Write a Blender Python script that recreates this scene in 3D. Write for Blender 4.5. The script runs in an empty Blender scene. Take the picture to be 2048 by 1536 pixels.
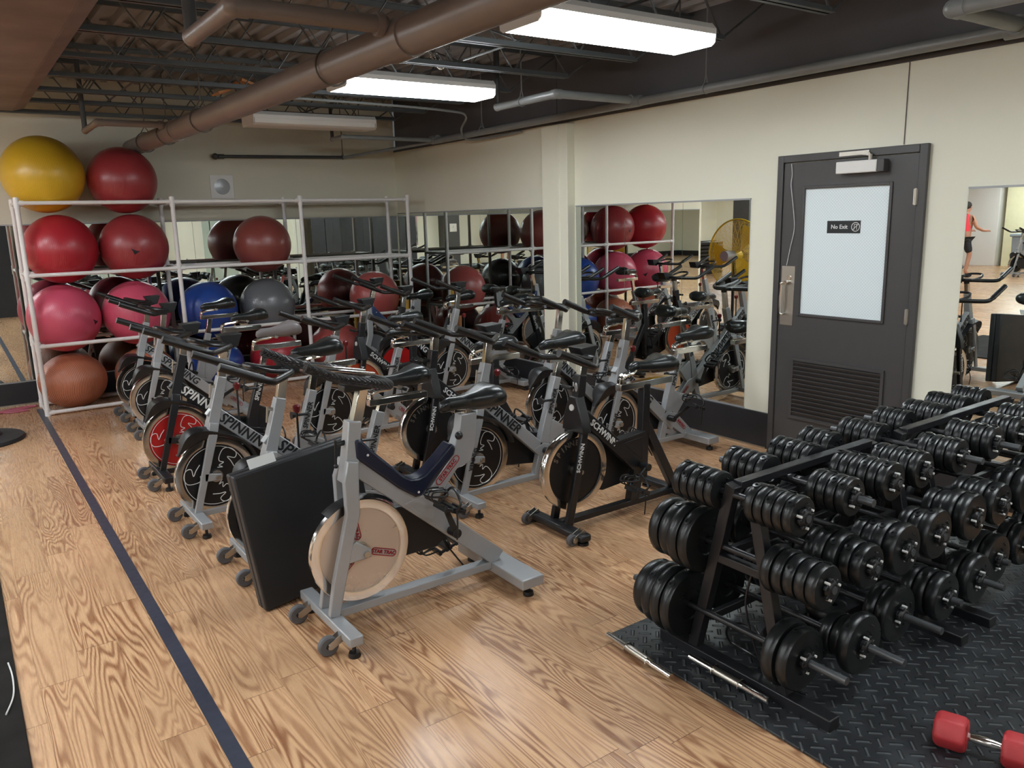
import bpy, bmesh, math, random
from mathutils import Vector, Matrix
PI = math.pi
rnd = random.Random(7)
S = bpy.context.scene
COL = S.collection
# ---------------------------------------------------------------- camera, world, exposure
S.view_settings.view_transform = 'Standard'
S.view_settings.look = 'None'
S.view_settings.gamma = 1.0
S.view_settings.use_curve_mapping = False
S.view_settings.exposure = 1.08
CAM = Vector((-4.72, -9.15, 1.70))
YAW, PITCH, ROLL, FPX = 0.6106012707866868, -0.2065968419883783, -0.026561632255028222, 1590.154
cd = bpy.data.cameras.new('camera'); cam = bpy.data.objects.new('camera', cd); COL.objects.link(cam)
cd.sensor_width = 36.0; cd.lens = FPX / 2048 * 36.0; cd.clip_start = 0.05; cd.clip_end = 200
fw = Vector((math.sin(YAW) * math.cos(PITCH), math.cos(YAW) * math.cos(PITCH), math.sin(PITCH)))
rt = Vector((math.cos(YAW), -math.sin(YAW), 0)); up = rt.cross(fw)
c_, s_ = math.cos(ROLL), math.sin(ROLL)
r2 = c_ * rt + s_ * up; u2 = -s_ * rt + c_ * up
cam.matrix_world = Matrix(((r2.x, u2.x, -fw.x, CAM.x), (r2.y, u2.y, -fw.y, CAM.y), (r2.z, u2.z, -fw.z, CAM.z), (0, 0, 0, 1)))
S.camera = cam
W = bpy.data.worlds.new('world'); S.world = W; W.use_nodes = True
W.node_tree.nodes['Background'].inputs[0].default_value = (0.9, 0.95, 1, 1)
W.node_tree.nodes['Background'].inputs[1].default_value = 0.05
TUBE = 11.0      # radiance of the fluorescent diffusers
S.cycles.max_bounces = 8; S.cycles.diffuse_bounces = 5; S.cycles.glossy_bounces = 6
S.cycles.sample_clamp_indirect = 6.0
S.cycles.caustics_reflective = False

# ---------------------------------------------------------------- materials
def srgb(r, g, b):
    f = lambda v: (v / 255 / 12.92) if v / 255 <= 0.04045 else ((v / 255 + 0.055) / 1.055) ** 2.4
    return (f(r), f(g), f(b), 1)
class N:
    def __init__(s, name):
        s.m = bpy.data.materials.new(name); s.m.use_nodes = True
        s.t = s.m.node_tree; s.b = s.t.nodes['Principled BSDF']
    def n(s, typ, **kw):
        o = s.t.nodes.new(typ)
        for k, v in kw.items():
            if k.startswith('i_'):
                k = k[2:]; k = int(k) if k.isdigit() else k.replace('_', ' ')
                o.inputs[k].default_value = v
            else: setattr(o, k, v)
        return o
    def l(s, a, b): s.t.links.new(a, b)
    def math(s, op, a, b=None, c=None):
        o = s.n('ShaderNodeMath', operation=op)
        for i, v in enumerate((a, b, c)):
            if v is None: continue
            if isinstance(v, (int, float)): o.inputs[i].default_value = v
            else: s.l(v, o.inputs[i])
        return o.outputs[0]
def mat(name, col, rough=0.5, metal=0.0, spec=0.5, coat=0.0, noise=0.0, nscale=8.0, bump=0.0, bscale=60.0, col2=None, detail=3.0, coatr=0.1):
    k = N(name); b = k.b
    b.inputs['Base Color'].default_value = col; b.inputs['Roughness'].default_value = rough
    b.inputs['Metallic'].default_value = metal; b.inputs['Specular IOR Level'].default_value = spec
    b.inputs['Coat Weight'].default_value = coat; b.inputs['Coat Roughness'].default_value = coatr
    tc = k.n('ShaderNodeTexCoord')
    nz = k.n('ShaderNodeTexNoise', i_Scale=nscale, i_Detail=detail); k.l(tc.outputs['Object'], nz.inputs['Vector'])
    if noise > 0 or col2:
        mx = k.n('ShaderNodeMix', data_type='RGBA')
        c2 = col2 or tuple(min(1, max(0, v * (1 - noise))) for v in col[:3]) + (1,)
        mx.inputs[6].default_value = col; mx.inputs[7].default_value = c2
        rp = k.n('ShaderNodeMapRange', i_1=0.35, i_2=0.7); k.l(nz.outputs[0], rp.inputs[0]); k.l(rp.outputs[0], mx.inputs[0])
        k.l(mx.outputs[2], b.inputs['Base Color'])
    mr = k.n('ShaderNodeMapRange', i_1=0.3, i_2=0.7, i_3=max(0.02, rough - 0.05), i_4=min(1, rough + 0.06))
    k.l(nz.outputs[0], mr.inputs[0]); k.l(mr.outputs[0], b.inputs['Roughness'])
    if bump > 0:
        n2 = k.n('ShaderNodeTexNoise', i_Scale=bscale, i_Detail=2.0); k.l(tc.outputs['Object'], n2.inputs['Vector'])
        bp = k.n('ShaderNodeBump', i_Strength=bump, i_Distance=0.002); k.l(n2.outputs[0], bp.inputs['Height']); k.l(bp.outputs[0], b.inputs['Normal'])
    return k.m
def emit(name, col, st):
    k = N(name); k.b.inputs['Emission Color'].default_value = col; k.b.inputs['Emission Strength'].default_value = st
    k.b.inputs['Base Color'].default_value = (0.8, 0.8, 0.8, 1)
    tc = k.n('ShaderNodeTexCoord'); nz = k.n('ShaderNodeTexNoise', i_Scale=60.0); k.l(tc.outputs['Object'], nz.inputs['Vector'])
    mr = k.n('ShaderNodeMapRange', i_3=0.3, i_4=0.5); k.l(nz.outputs[0], mr.inputs[0]); k.l(mr.outputs[0], k.b.inputs['Roughness'])
    return k.m
M = {}
M['cream'] = mat('cream_wall_paint', srgb(234, 232, 214), 0.6, noise=0.07, nscale=0.7, bump=0.15, bscale=90)
M['cream2'] = mat('back_wall_paint', srgb(222, 217, 198), 0.6, noise=0.10, nscale=0.6, bump=0.15, bscale=90)
M['yellowwall'] = mat('yellow_wall_paint', srgb(232, 228, 190), 0.6, noise=0.05)
M['blackwall'] = mat('charcoal_upper_wall', srgb(92, 92, 96), 0.7, noise=0.15, nscale=1.5, bump=0.5, bscale=30)
M['base'] = mat('black_rubber_base', srgb(40, 40, 44), 0.42, noise=0.15, bump=0.1)
M['doorpaint'] = mat('charcoal_door_paint', srgb(70, 68, 68), 0.42, noise=0.05, bump=0.08, bscale=200)
def frost():
    k = N('wired_frosted_glass'); tc = k.n('ShaderNodeTexCoord'); sp = k.n('ShaderNodeSeparateXYZ'); k.l(tc.outputs['Object'], sp.inputs[0])
    def ln(op):
        f = k.math('FRACT', k.math('DIVIDE', k.math(op, sp.outputs[1], sp.outputs[2]), 0.02)); return k.math('LESS_THAN', f, 0.14)
    w = k.math('MAXIMUM', ln('ADD'), ln('SUBTRACT'))
    mx = k.n('ShaderNodeMix', data_type='RGBA'); mx.inputs[6].default_value = srgb(232, 242, 244); mx.inputs[7].default_value = srgb(204, 218, 226); k.l(w, mx.inputs[0]); k.l(mx.outputs[2], k.b.inputs['Base Color']); k.b.inputs['Roughness'].default_value = 0.38
    return k.m
M['frost'] = frost()
M['darkmat'] = mat('matt_dark_rubber', srgb(30, 27, 25), 0.85, spec=0.2, noise=0.2)
M['deck'] = mat('grey_painted_deck', srgb(146, 145, 146), 0.5, noise=0.12, nscale=1.2)
M['joist'] = mat('grey_painted_steel', srgb(88, 92, 93), 0.42, noise=0.2, nscale=3)
M['soffit'] = mat('reddish_brown_soffit', srgb(124, 106, 104), 0.6, noise=0.25, nscale=2.2, bump=0.3, bscale=14)
M['pipe'] = mat('taupe_painted_pipe', srgb(130, 118, 112), 0.36, noise=0.12, nscale=2)
M['pipegrey'] = mat('grey_painted_pipe', srgb(138, 142, 142), 0.34, noise=0.12)
M['pipedark'] = mat('dark_pipe', srgb(70, 70, 70), 0.4, noise=0.2)
M['wire'] = mat('dark_wire', srgb(90, 84, 76), 0.5)
M['white'] = mat('white_enamel', srgb(228, 226, 222), 0.4)
M['pvc'] = mat('white_pvc', srgb(232, 228, 226), 0.32, noise=0.06, nscale=6)
M['chrome'] = mat('chrome', srgb(226, 224, 220), 0.12, metal=1.0)
M['brushed'] = mat('brushed_steel', srgb(190, 184, 174), 0.34, metal=1.0)
M['silver'] = mat('silver_paint', srgb(164, 166, 168), 0.36, metal=0.25, noise=0.08, nscale=5, coat=0.2)
M['blackp'] = mat('black_powder_coat', srgb(30, 30, 33), 0.35, noise=0.2, bump=0.1, bscale=120)
M['black'] = mat('black_plastic', srgb(28, 29, 31), 0.4, noise=0.15)
M['grip'] = mat('black_rubber_grip', srgb(24, 24, 26), 0.33, bump=0.15, bscale=150)
M['vinyl'] = mat('black_saddle_vinyl', srgb(26, 30, 31), 0.3, bump=0.08, bscale=200, coat=0.15)
M['greysad'] = mat('grey_saddle_vinyl', srgb(118, 112, 112), 0.4)
M['rubberwheel'] = mat('grey_rubber_wheel', srgb(92, 92, 94), 0.55)
M['fwblack'] = mat('flywheel_black', srgb(18, 18, 20), 0.4, noise=0.1)
M['fwred'] = mat('flywheel_red', srgb(170, 24, 24), 0.4, noise=0.12, nscale=4)
M['fworange'] = mat('flywheel_orange', srgb(196, 78, 44), 0.4)
M['fwgrey'] = mat('flywheel_grey', srgb(120, 122, 126), 0.35, metal=0.4)
M['fwbeige'] = mat('flywheel_warm_steel', srgb(206, 188, 172), 0.3, metal=0.35)
M['navy'] = mat('navy_plastic', srgb(24, 30, 50), 0.33)
M['blue'] = mat('blue_plastic', srgb(46, 62, 100), 0.35)
M['redk'] = mat('red_knob', srgb(104, 26, 30), 0.35)
M['redink'] = mat('red_decal', srgb(150, 24, 26), 0.45)
M['whiteink'] = mat('white_decal', srgb(222, 222, 220), 0.45)
M['blackink'] = mat('black_decal', srgb(26, 28, 32), 0.45)
M['plate'] = mat('black_vinyl_plate', srgb(26, 28, 29), 0.32, noise=0.1, nscale=20)
M['blackbar'] = mat('grey_steel_bar', srgb(84, 86, 88), 0.4, metal=0.4)
M['hexred'] = mat('red_rubber', srgb(190, 58, 62), 0.5, noise=0.1, nscale=20, bump=0.2, bscale=90)
M['gymmat'] = mat('black_gym_mat_vinyl', srgb(32, 34, 37), 0.45, bump=0.2, bscale=140)
M['paper'] = mat('white_paper', srgb(216, 220, 218), 0.6)
M['rope'] = mat('pink_rope', srgb(176, 96, 112), 0.6)
M['brown'] = mat('tan_cardboard', srgb(190, 130, 80), 0.7)
M['tennis'] = mat('yellow_felt', srgb(206, 160, 70), 0.8, bump=0.5)
M['fan'] = mat('yellow_fan_enamel', srgb(222, 190, 50), 0.35)
M['person_skin'] = mat('skin', srgb(178, 128, 104), 0.5)
M['shirt'] = mat('red_tank_top', srgb(236, 60, 76), 0.7)
M['shorts'] = mat('black_shorts', srgb(34, 34, 38), 0.7)
M['binb'] = mat('grey_blue_plastic', srgb(150, 162, 172), 0.5)
M['panelg'] = mat('pale_green_panel', srgb(202, 214, 204), 0.45)
M['yellowrag'] = mat('yellow_cloth', srgb(222, 212, 140), 0.8)
M['hairk'] = mat('dark_hair', srgb(40, 32, 28), 0.7)
M['pinks'] = mat('pink_cloth', srgb(220, 130, 140), 0.8)
M['light'] = emit('fluorescent_diffuser', (0.93, 0.995, 1.03, 1), TUBE)
M['light2'] = emit('boosted_fill_diffuser', (0.93, 0.995, 1.03, 1), TUBE * 2.2)  # extra-strong glow, only for the added fill fixtures deep in the left gym
def ball(name, c, r=0.36, st=False):
    k = N(name); b = k.b
    b.inputs['Base Color'].default_value = c; b.inputs['Roughness'].default_value = r; b.inputs['Coat Weight'].default_value = 0.15; b.inputs['Coat Roughness'].default_value = 0.2
    tc = k.n('ShaderNodeTexCoord'); nz = k.n('ShaderNodeTexNoise', i_Scale=3.0, i_Detail=3.0); k.l(tc.outputs['Object'], nz.inputs['Vector'])
    mx = k.n('ShaderNodeMix', data_type='RGBA'); mx.inputs[6].default_value = c; mx.inputs[7].default_value = tuple(v * 0.86 for v in c[:3]) + (1,)
    k.l(nz.outputs[0], mx.inputs[0]); k.l(mx.outputs[2], b.inputs['Base Color'])
    # moulded rings of the vinyl
    sp = k.n('ShaderNodeSeparateXYZ'); k.l(tc.outputs['Object'], sp.inputs[0])
    rr = k.math('ARCCOSINE', k.math('MULTIPLY', sp.outputs[0], 3.0))
    w = k.math('SINE', k.math('MULTIPLY', rr, 150.0))
    bp = k.n('ShaderNodeBump', i_Strength=0.5 if st else 0.12, i_Distance=0.002); k.l(w, bp.inputs['Height']); k.l(bp.outputs[0], b.inputs['Normal'])
    return k.m
BALLM = {'yellow': ball('yellow_ball', srgb(220, 178, 46)), 'red': ball('red_ball', srgb(176, 40, 52)), 'red2': ball('dull_red_ball', srgb(156, 54, 58)),
         'pink': ball('pink_ball', srgb(208, 84, 110)), 'brown': ball('brownish_red_ball', srgb(138, 68, 62)), 'blue': ball('blue_ball', srgb(36, 70, 146)),
         'black': ball('dark_grey_ball', srgb(104, 106, 110), 0.27), 'rose': ball('dusty_rose_ball', srgb(176, 84, 80)), 'orange': ball('orange_brown_ball', srgb(184, 112, 84), 0.36, True)}
def mirror_mat():
    k = N('mirror_glass'); b = k.b
    b.inputs['Base Color'].default_value = (0.85, 0.90, 0.87, 1); b.inputs['Metallic'].default_value = 1.0; b.inputs['Roughness'].default_value = 0.0
    return k.m
M['mirror'] = mirror_mat()
def wood():
    k = N('oak_laminate'); b = k.b
    tc = k.n('ShaderNodeTexCoord'); sp = k.n('ShaderNodeSeparateXYZ'); k.l(tc.outputs['Object'], sp.inputs[0])
    x, y = sp.outputs[0], sp.outputs[1]
    PW, PL = 0.15, 1.2
    xi = k.math('DIVIDE', x, PW); ix = k.math('FLOOR', xi); fx = k.math('FRACT', xi)
    wn = k.n('ShaderNodeTexWhiteNoise', noise_dimensions='1D'); k.l(ix, wn.inputs['W'])
    yi = k.math('ADD', k.math('DIVIDE', y, PL), k.math('MULTIPLY', wn.outputs['Value'], 7.3)); iy = k.math('FLOOR', yi); fy = k.math('FRACT', yi)
    cv = k.n('ShaderNodeCombineXYZ'); k.l(ix, cv.inputs[0]); k.l(iy, cv.inputs[1])
    w2 = k.n('ShaderNodeTexWhiteNoise', noise_dimensions='2D'); k.l(cv.outputs[0], w2.inputs['Vector'])
    r1 = w2.outputs['Value']
    # cathedral grain: level sets of stretched noise, different for every plank
    g = k.n('ShaderNodeCombineXYZ')
    k.l(k.math('MULTIPLY', x, 8.0), g.inputs[0]); k.l(k.math('MULTIPLY', y, 0.75), g.inputs[1]); k.l(k.math('MULTIPLY', r1, 57.0), g.inputs[2])
    nz = k.n('ShaderNodeTexNoise', i_Scale=1.0, i_Detail=1.6, i_Roughness=0.45, i_Distortion=0.35); k.l(g.outputs[0], nz.inputs['Vector'])
    ph = k.math('ADD', k.math('MULTIPLY', nz.outputs[0], 150.0), k.math('MULTIPLY', k.math('ABSOLUTE', k.math('SUBTRACT', fx, 0.5)), 26.0))
    s1 = k.math('SINE', ph)
    ring = k.math('POWER', k.math('MULTIPLY_ADD', s1, 0.5, 0.5), 1.6)
    f = k.n('ShaderNodeCombineXYZ'); k.l(k.math('MULTIPLY', x, 260.0), f.inputs[0]); k.l(k.math('MULTIPLY', y, 9.0), f.inputs[1]); k.l(k.math('MULTIPLY', r1, 9.0), f.inputs[2])
    fn = k.n('ShaderNodeTexNoise', i_Scale=1.0, i_Detail=2.0); k.l(f.outputs[0], fn.inputs['Vector'])
    mask = k.n('ShaderNodeTexNoise', i_Scale=0.6, i_Detail=1.0); k.l(g.outputs[0], mask.inputs['Vector'])
    mk = k.n('ShaderNodeMapRange', i_1=0.35, i_2=0.6, i_3=0.42, i_4=1.0); k.l(mask.outputs[0], mk.inputs[0])
    amt = k.math('ADD', k.math('MULTIPLY', k.math('MULTIPLY', ring, mk.outputs[0]), 0.72), k.math('MULTIPLY', fn.outputs[0], 0.38))
    m1 = k.n('ShaderNodeMix', data_type='RGBA'); m1.inputs[6].default_value = srgb(222, 180, 138); m1.inputs[7].default_value = srgb(136, 88, 58); k.l(amt, m1.inputs[0])
    tone = k.n('ShaderNodeMapRange', i_3=0.88, i_4=1.08); k.l(r1, tone.inputs[0])
    m2 = k.n('ShaderNodeMix', data_type='RGBA', blend_type='MULTIPLY'); m2.inputs[0].default_value = 1.0; k.l(m1.outputs[2], m2.inputs[6])
    cc = k.n('ShaderNodeCombineColor'); [k.l(tone.outputs[0], cc.inputs[i]) for i in range(3)]; k.l(cc.outputs[0], m2.inputs[7])
    ex = k.math('MINIMUM', fx, k.math('SUBTRACT', 1.0, fx)); ey = k.math('MINIMUM', fy, k.math('SUBTRACT', 1.0, fy))
    seam = k.math('MAXIMUM', k.math('MULTIPLY', k.math('LESS_THAN', ex, 0.007), 0.45), k.math('MULTIPLY', k.math('LESS_THAN', ey, 0.0012), 0.85))
    m3 = k.n('ShaderNodeMix', data_type='RGBA'); m3.inputs[7].default_value = srgb(96, 62, 40); k.l(seam, m3.inputs[0]); k.l(m2.outputs[2], m3.inputs[6])
    k.l(m3.outputs[2], b.inputs['Base Color'])
    rr = k.n('ShaderNodeMapRange', i_3=0.23, i_4=0.32); k.l(fn.outputs[0], rr.inputs[0]); k.l(rr.outputs[0], b.inputs['Roughness'])
    bp = k.n('ShaderNodeBump', i_Strength=0.12, i_Distance=0.001); k.l(k.math('SUBTRACT', fn.outputs[0], seam), bp.inputs['Height']); k.l(bp.outputs[0], b.inputs['Normal'])
    return k.m
M['wood'] = wood()
def tread():
    k = N('tread_plate_rubber'); b = k.b
    tc = k.n('ShaderNodeTexCoord'); sp = k.n('ShaderNodeSeparateXYZ'); k.l(tc.outputs['Object'], sp.inputs[0]); x, y = sp.outputs[0], sp.outputs[1]
    c = 0.050 * 1.41421
    u = k.math('DIVIDE', k.math('ADD', x, y), c * 1.0); v = k.math('DIVIDE', k.math('SUBTRACT', x, y), c * 1.0)
    fu = k.math('ABSOLUTE', k.math('SUBTRACT', k.math('FRACT', u), 0.5)); fv = k.math('ABSOLUTE', k.math('SUBTRACT', k.math('FRACT', v), 0.5))
    par = k.math('ABSOLUTE', k.math('MODULO', k.math('ADD', k.math('FLOOR', u), k.math('FLOOR', v)), 2.0))
    def bar(a, bb):
        p = k.n('ShaderNodeMapRange', i_1=0.16, i_2=0.05); k.l(a, p.inputs[0])
        q = k.n('ShaderNodeMapRange', i_1=0.5, i_2=0.40); k.l(bb, q.inputs[0])
        return k.math('MULTIPLY', p.outputs[0], q.outputs[0])
    h = k.math('ADD', k.math('MULTIPLY', bar(fv, fu), par), k.math('MULTIPLY', bar(fu, fv), k.math('SUBTRACT', 1.0, par)))
    nz = k.n('ShaderNodeTexNoise', i_Scale=7.0, i_Detail=5.0); k.l(tc.outputs['Object'], nz.inputs['Vector'])
    hm = h; mx = k.n('ShaderNodeMix', data_type='RGBA'); mx.inputs[6].default_value = srgb(40, 42, 45); mx.inputs[7].default_value = srgb(62, 65, 68)
    dr = k.n('ShaderNodeMapRange', i_1=0.45, i_2=0.75); k.l(nz.outputs[0], dr.inputs[0]); k.l(dr.outputs[0], mx.inputs[0])
    m9 = k.n('ShaderNodeMix', data_type='RGBA'); m9.inputs[7].default_value = srgb(104, 108, 110); k.l(k.math('MULTIPLY', k.math('POWER', hm, 3.0), 0.55), m9.inputs[0]); k.l(mx.outputs[2], m9.inputs[6]); k.l(m9.outputs[2], b.inputs['Base Color'])
    b.inputs['Roughness'].default_value = 0.38
    bp = k.n('ShaderNodeBump', i_Strength=1.0, i_Distance=0.006); k.l(h, bp.inputs['Height']); k.l(bp.outputs[0], b.inputs['Normal'])
    return k.m
M['tread'] = tread()
def braid():
    k = N('braided_grip_wrap'); b = k.b; b.inputs['Base Color'].default_value = srgb(30, 30, 34); b.inputs['Roughness'].default_value = 0.3
    tc = k.n('ShaderNodeTexCoord'); sp = k.n('ShaderNodeSeparateXYZ'); k.l(tc.outputs['Object'], sp.inputs[0])
    a = k.math('SINE', k.math('MULTIPLY', k.math('ADD', sp.outputs[0], sp.outputs[1]), 420.0)); c = k.math('SINE', k.math('MULTIPLY', k.math('SUBTRACT', sp.outputs[2], sp.outputs[1]), 420.0))
    bp = k.n('ShaderNodeBump', i_Strength=1.0, i_Distance=0.004); k.l(k.math('MULTIPLY', a, c), bp.inputs['Height']); k.l(bp.outputs[0], b.inputs['Normal'])
    return k.m
M['braid'] = braid()
def poster_mat():
    k = N('poster_print'); b = k.b
    tc = k.n('ShaderNodeTexCoord'); n1 = k.n('ShaderNodeTexNoise', i_Scale=2.2, i_Detail=4.0); k.l(tc.outputs['Object'], n1.inputs['Vector'])
    cr = k.n('ShaderNodeValToRGB'); k.l(n1.outputs[0], cr.inputs[0]); e = cr.color_ramp.elements
    e[0].position = 0.4; e[0].color = srgb(60, 56, 58); e[1].position = 0.62; e[1].color = srgb(216, 150, 160)
    m = e.new(0.5); m.color = srgb(150, 148, 146); k.l(cr.outputs[0], b.inputs['Base Color']); b.inputs['Roughness'].default_value = 0.4
    return k.m
M['poster'] = poster_mat()

# ---------------------------------------------------------------- mesh helpers
class MB:
    def __init__(s): s.v = []; s.f = []
    def add(s, vs, fs, mtx=None):
        o = len(s.v); s.v += [tuple(mtx @ Vector(v)) if mtx else tuple(v) for v in vs]; s.f += [tuple(i + o for i in f) for f in fs]; return s
    def box(s, c, d, rot=None):
        x, y, z = d[0] / 2, d[1] / 2, d[2] / 2
        vs = [(-x, -y, -z), (x, -y, -z), (x, y, -z), (-x, y, -z), (-x, -y, z), (x, -y, z), (x, y, z), (-x, y, z)]
        m = Matrix.Translation(c)
        if rot: m = m @ rot
        return s.add(vs, [(0, 3, 2, 1), (4, 5, 6, 7), (0, 1, 5, 4), (1, 2, 6, 5), (2, 3, 7, 6), (3, 0, 4, 7)], m)
    def bb(s, a, b): return s.box([(a[i] + b[i]) / 2 for i in range(3)], [abs(b[i] - a[i]) for i in range(3)])
    def beam(s, p, q, w, h, side=(0, 1, 0)):
        # rectangular bar from p to q; w measured along 'side', h across
        p = Vector(p); q = Vector(q); d = (q - p).normalized(); sv = Vector(side); sv = (sv - d * sv.dot(d)).normalized(); n = d.cross(sv)
        vs = []
        for e in (p, q):
            for a, b2 in ((-1, -1), (1, -1), (1, 1), (-1, 1)): vs.append(e + sv * a * w / 2 + n * b2 * h / 2)
        return s.add(vs, [(3, 2, 1, 0), (4, 5, 6, 7), (0, 1, 5, 4), (1, 2, 6, 5), (2, 3, 7, 6), (3, 0, 4, 7)])
    def beams(s, pts, w, h, side=(0, 1, 0)):
        # mitred rectangular bar through pts (all in a plane normal to side)
        P = [Vector(p) for p in pts]; sv = Vector(side); vs = []
        hs = h if isinstance(h, (list, tuple)) else [h] * len(P); ws = w if isinstance(w, (list, tuple)) else [w] * len(P)
        for i, p in enumerate(P):
            d0 = (P[i] - P[i - 1]).normalized() if i else (P[1] - P[0]).normalized()
            d1 = (P[i + 1] - P[i]).normalized() if i < len(P) - 1 else d0
            t = (d0 + d1).normalized(); n = t.cross(sv).normalized(); sc = 1 / max(0.4, t.dot(d0))
            for a, b2 in ((-1, -1), (1, -1), (1, 1), (-1, 1)): vs.append(p + sv * a * ws[i] / 2 + n * b2 * hs[i] / 2 * sc)
        fs = [(0, 1, 2, 3), tuple(reversed([4 * (len(P) - 1) + j for j in range(4)]))]
        for i in range(len(P) - 1):
            for j in range(4): k = (j + 1) % 4; fs.append((4 * i + k, 4 * i + j, 4 * i + 4 + j, 4 * i + 4 + k))
        return s.add(vs, fs)
    def tube(s, pts, r, seg=10, closed=False, cap=True):
        P = [Vector(p) for p in pts]; n = len(P); rs = r if isinstance(r, (list, tuple)) else [r] * n
        vs = []; ref = None
        for i in range(n):
            if closed: t = (P[(i + 1) % n] - P[i - 1]).normalized()
            else: t = (P[min(i + 1, n - 1)] - P[max(i - 1, 0)]).normalized()
            if ref is None:
                ref = t.orthogonal().normalized()
            else:
                ref = (ref - t * ref.dot(t)); ref = ref.normalized() if ref.length > 1e-6 else t.orthogonal().normalized()
            b = t.cross(ref)
            for j in range(seg):
                a = 2 * PI * j / seg; vs.append(P[i] + (ref * math.cos(a) + b * math.sin(a)) * rs[i])
        fs = []
        for i in range(n if closed else n - 1):
            k = (i + 1) % n
            for j in range(seg): l = (j + 1) % seg; fs.append((i * seg + j, i * seg + l, k * seg + l, k * seg + j))
        if cap and not closed: fs += [tuple(range(seg - 1, -1, -1)), tuple((n - 1) * seg + j for j in range(seg))]
        return s.add(vs, fs)
    def lathe(s, prof, origin=(0, 0, 0), axis='y', seg=32, a0=0.0, a1=2 * PI):
        # prof: list of (radius, height along axis)
        full = abs(a1 - a0 - 2 * PI) < 1e-6; m = seg if full else seg + 1; vs = []; n = len(prof)
        for i in range(m):
            a = a0 + (a1 - a0) * i / seg; ca, sa = math.cos(a), math.sin(a)
            for r, h in prof:
                if axis == 'y': p = (r * ca, h, r * sa)
                elif axis == 'x': p = (h, r * ca, r * sa)
                else: p = (r * ca, r * sa, h)
                vs.append((p[0] + origin[0], p[1] + origin[1], p[2] + origin[2]))
        fs = []
        for i in range(seg):
            k = (i + 1) % m
            for j in range(n - 1): fs.append((i * n + j, k * n + j, k * n + j + 1, i * n + j + 1))
        return s.add(vs, fs)
    def prism(s, poly, y0, y1, plane='xz'):
        n = len(poly); vs = []
        for y in (y0, y1):
            for a, b in poly: vs.append((a, y, b) if plane == 'xz' else ((y, a, b) if plane == 'yz' else (a, b, y)))
        fs = [tuple(range(n)), tuple(reversed(range(n, 2 * n)))] + [((i + 1) % n, i, n + i, n + (i + 1) % n) for i in range(n)]
        return s.add(vs, fs)
    def sphere(s, c, r, seg=24, ring=14, sc=(1, 1, 1)):
        vs = [(c[0], c[1], c[2] + r * sc[2])]
        for i in range(1, ring):
            a = PI * i / ring
            for j in range(seg): b = 2 * PI * j / seg; vs.append((c[0] + r * sc[0] * math.sin(a) * math.cos(b), c[1] + r * sc[1] * math.sin(a) * math.sin(b), c[2] + r * sc[2] * math.cos(a)))
        vs.append((c[0], c[1], c[2] - r * sc[2])); L = len(vs) - 1; fs = []
        for j in range(seg): k = (j + 1) % seg; fs.append((0, 1 + j, 1 + k)); fs.append((L, L - seg + k, L - seg + j))
        for i in range(ring - 2):
            for j in range(seg): k = (j + 1) % seg; fs.append((1 + i * seg + j, 1 + (i + 1) * seg + j, 1 + (i + 1) * seg + k, 1 + i * seg + k))
        return s.add(vs, fs)
    def build(s, name, m, parent=None, bevel=0.0, loc=None, smooth=35):
        me = bpy.data.meshes.new(name); me.from_pydata(s.v, [], s.f); me.validate()
        bm = bmesh.new(); bm.from_mesh(me); bmesh.ops.recalc_face_normals(bm, faces=bm.faces); bm.to_mesh(me); bm.free()
        me.polygons.foreach_set('use_smooth', [True] * len(me.polygons)); me.set_sharp_from_angle(angle=math.radians(smooth))
        me.materials.append(M[m] if isinstance(m, str) else m)
        o = bpy.data.objects.new(name, me); COL.objects.link(o)
        if parent: o.parent = parent
        if loc: o.location = loc
        if bevel > 0:
            md = o.modifiers.new('bevel', 'BEVEL'); md.width = bevel; md.segments = 2; md.limit_method = 'ANGLE'; md.angle_limit = math.radians(40)
        return o
def tag(o, label, cat, group=None, kind=None):
    if label: o['label'] = label
    if cat: o['category'] = cat
    if group: o['group'] = group
    if kind: o['kind'] = kind
    return o
def thing(name, label, cat, loc=(0, 0, 0), rz=0.0, group=None):
    o = bpy.data.objects.new(name, None); COL.objects.link(o); o.location = loc; o.rotation_euler = (0, 0, rz); o.empty_display_size = 0.1
    return tag(o, label, cat, group)
def struct(o): o['kind'] = 'structure'; return o
def kids(o): return [c for c in bpy.data.objects if c.parent == o]
def copy_tree(o, parent=None):
    c = o.copy(); COL.objects.link(c)
    if parent: c.parent = parent
    for ch in kids(o): copy_tree(ch, c)
    return c
def smooth_path(pts, n=6, closed=False):
    P = [Vector(p) for p in pts]; out = []; L = len(P)
    for i in range(L if closed else L - 1):
        if closed: p0, p1, p2, p3 = P[i - 1], P[i], P[(i + 1) % L], P[(i + 2) % L]
        else: p0 = P[max(i - 1, 0)]; p1 = P[i]; p2 = P[i + 1]; p3 = P[min(i + 2, L - 1)]
        for k in range(n):
            t = k / n; out.append(0.5 * ((2 * p1) + (p2 - p0) * t + (2 * p0 - 5 * p1 + 4 * p2 - p3) * t * t + (3 * p1 - p0 - 3 * p2 + p3) * t ** 3))
    if not closed: out.append(P[-1])
    return out
TXT = {}
def text_mesh(s, bold=0.0, shear=0.0):
    k = (s, bold, shear)
    if k not in TXT:
        cu = bpy.data.curves.new('t', 'FONT'); cu.body = s; cu.size = 1.0; cu.extrude = 0.01; cu.offset = bold; cu.shear = shear; cu.align_x = 'CENTER'; cu.align_y = 'CENTER'; cu.resolution_u = 2
        o = bpy.data.objects.new('t', cu); COL.objects.link(o); dg = bpy.context.evaluated_depsgraph_get(); dg.update()
        me = bpy.data.meshes.new_from_object(o.evaluated_get(dg)); bpy.data.objects.remove(o); bpy.data.curves.remove(cu); TXT[k] = me
    return TXT[k]
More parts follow.
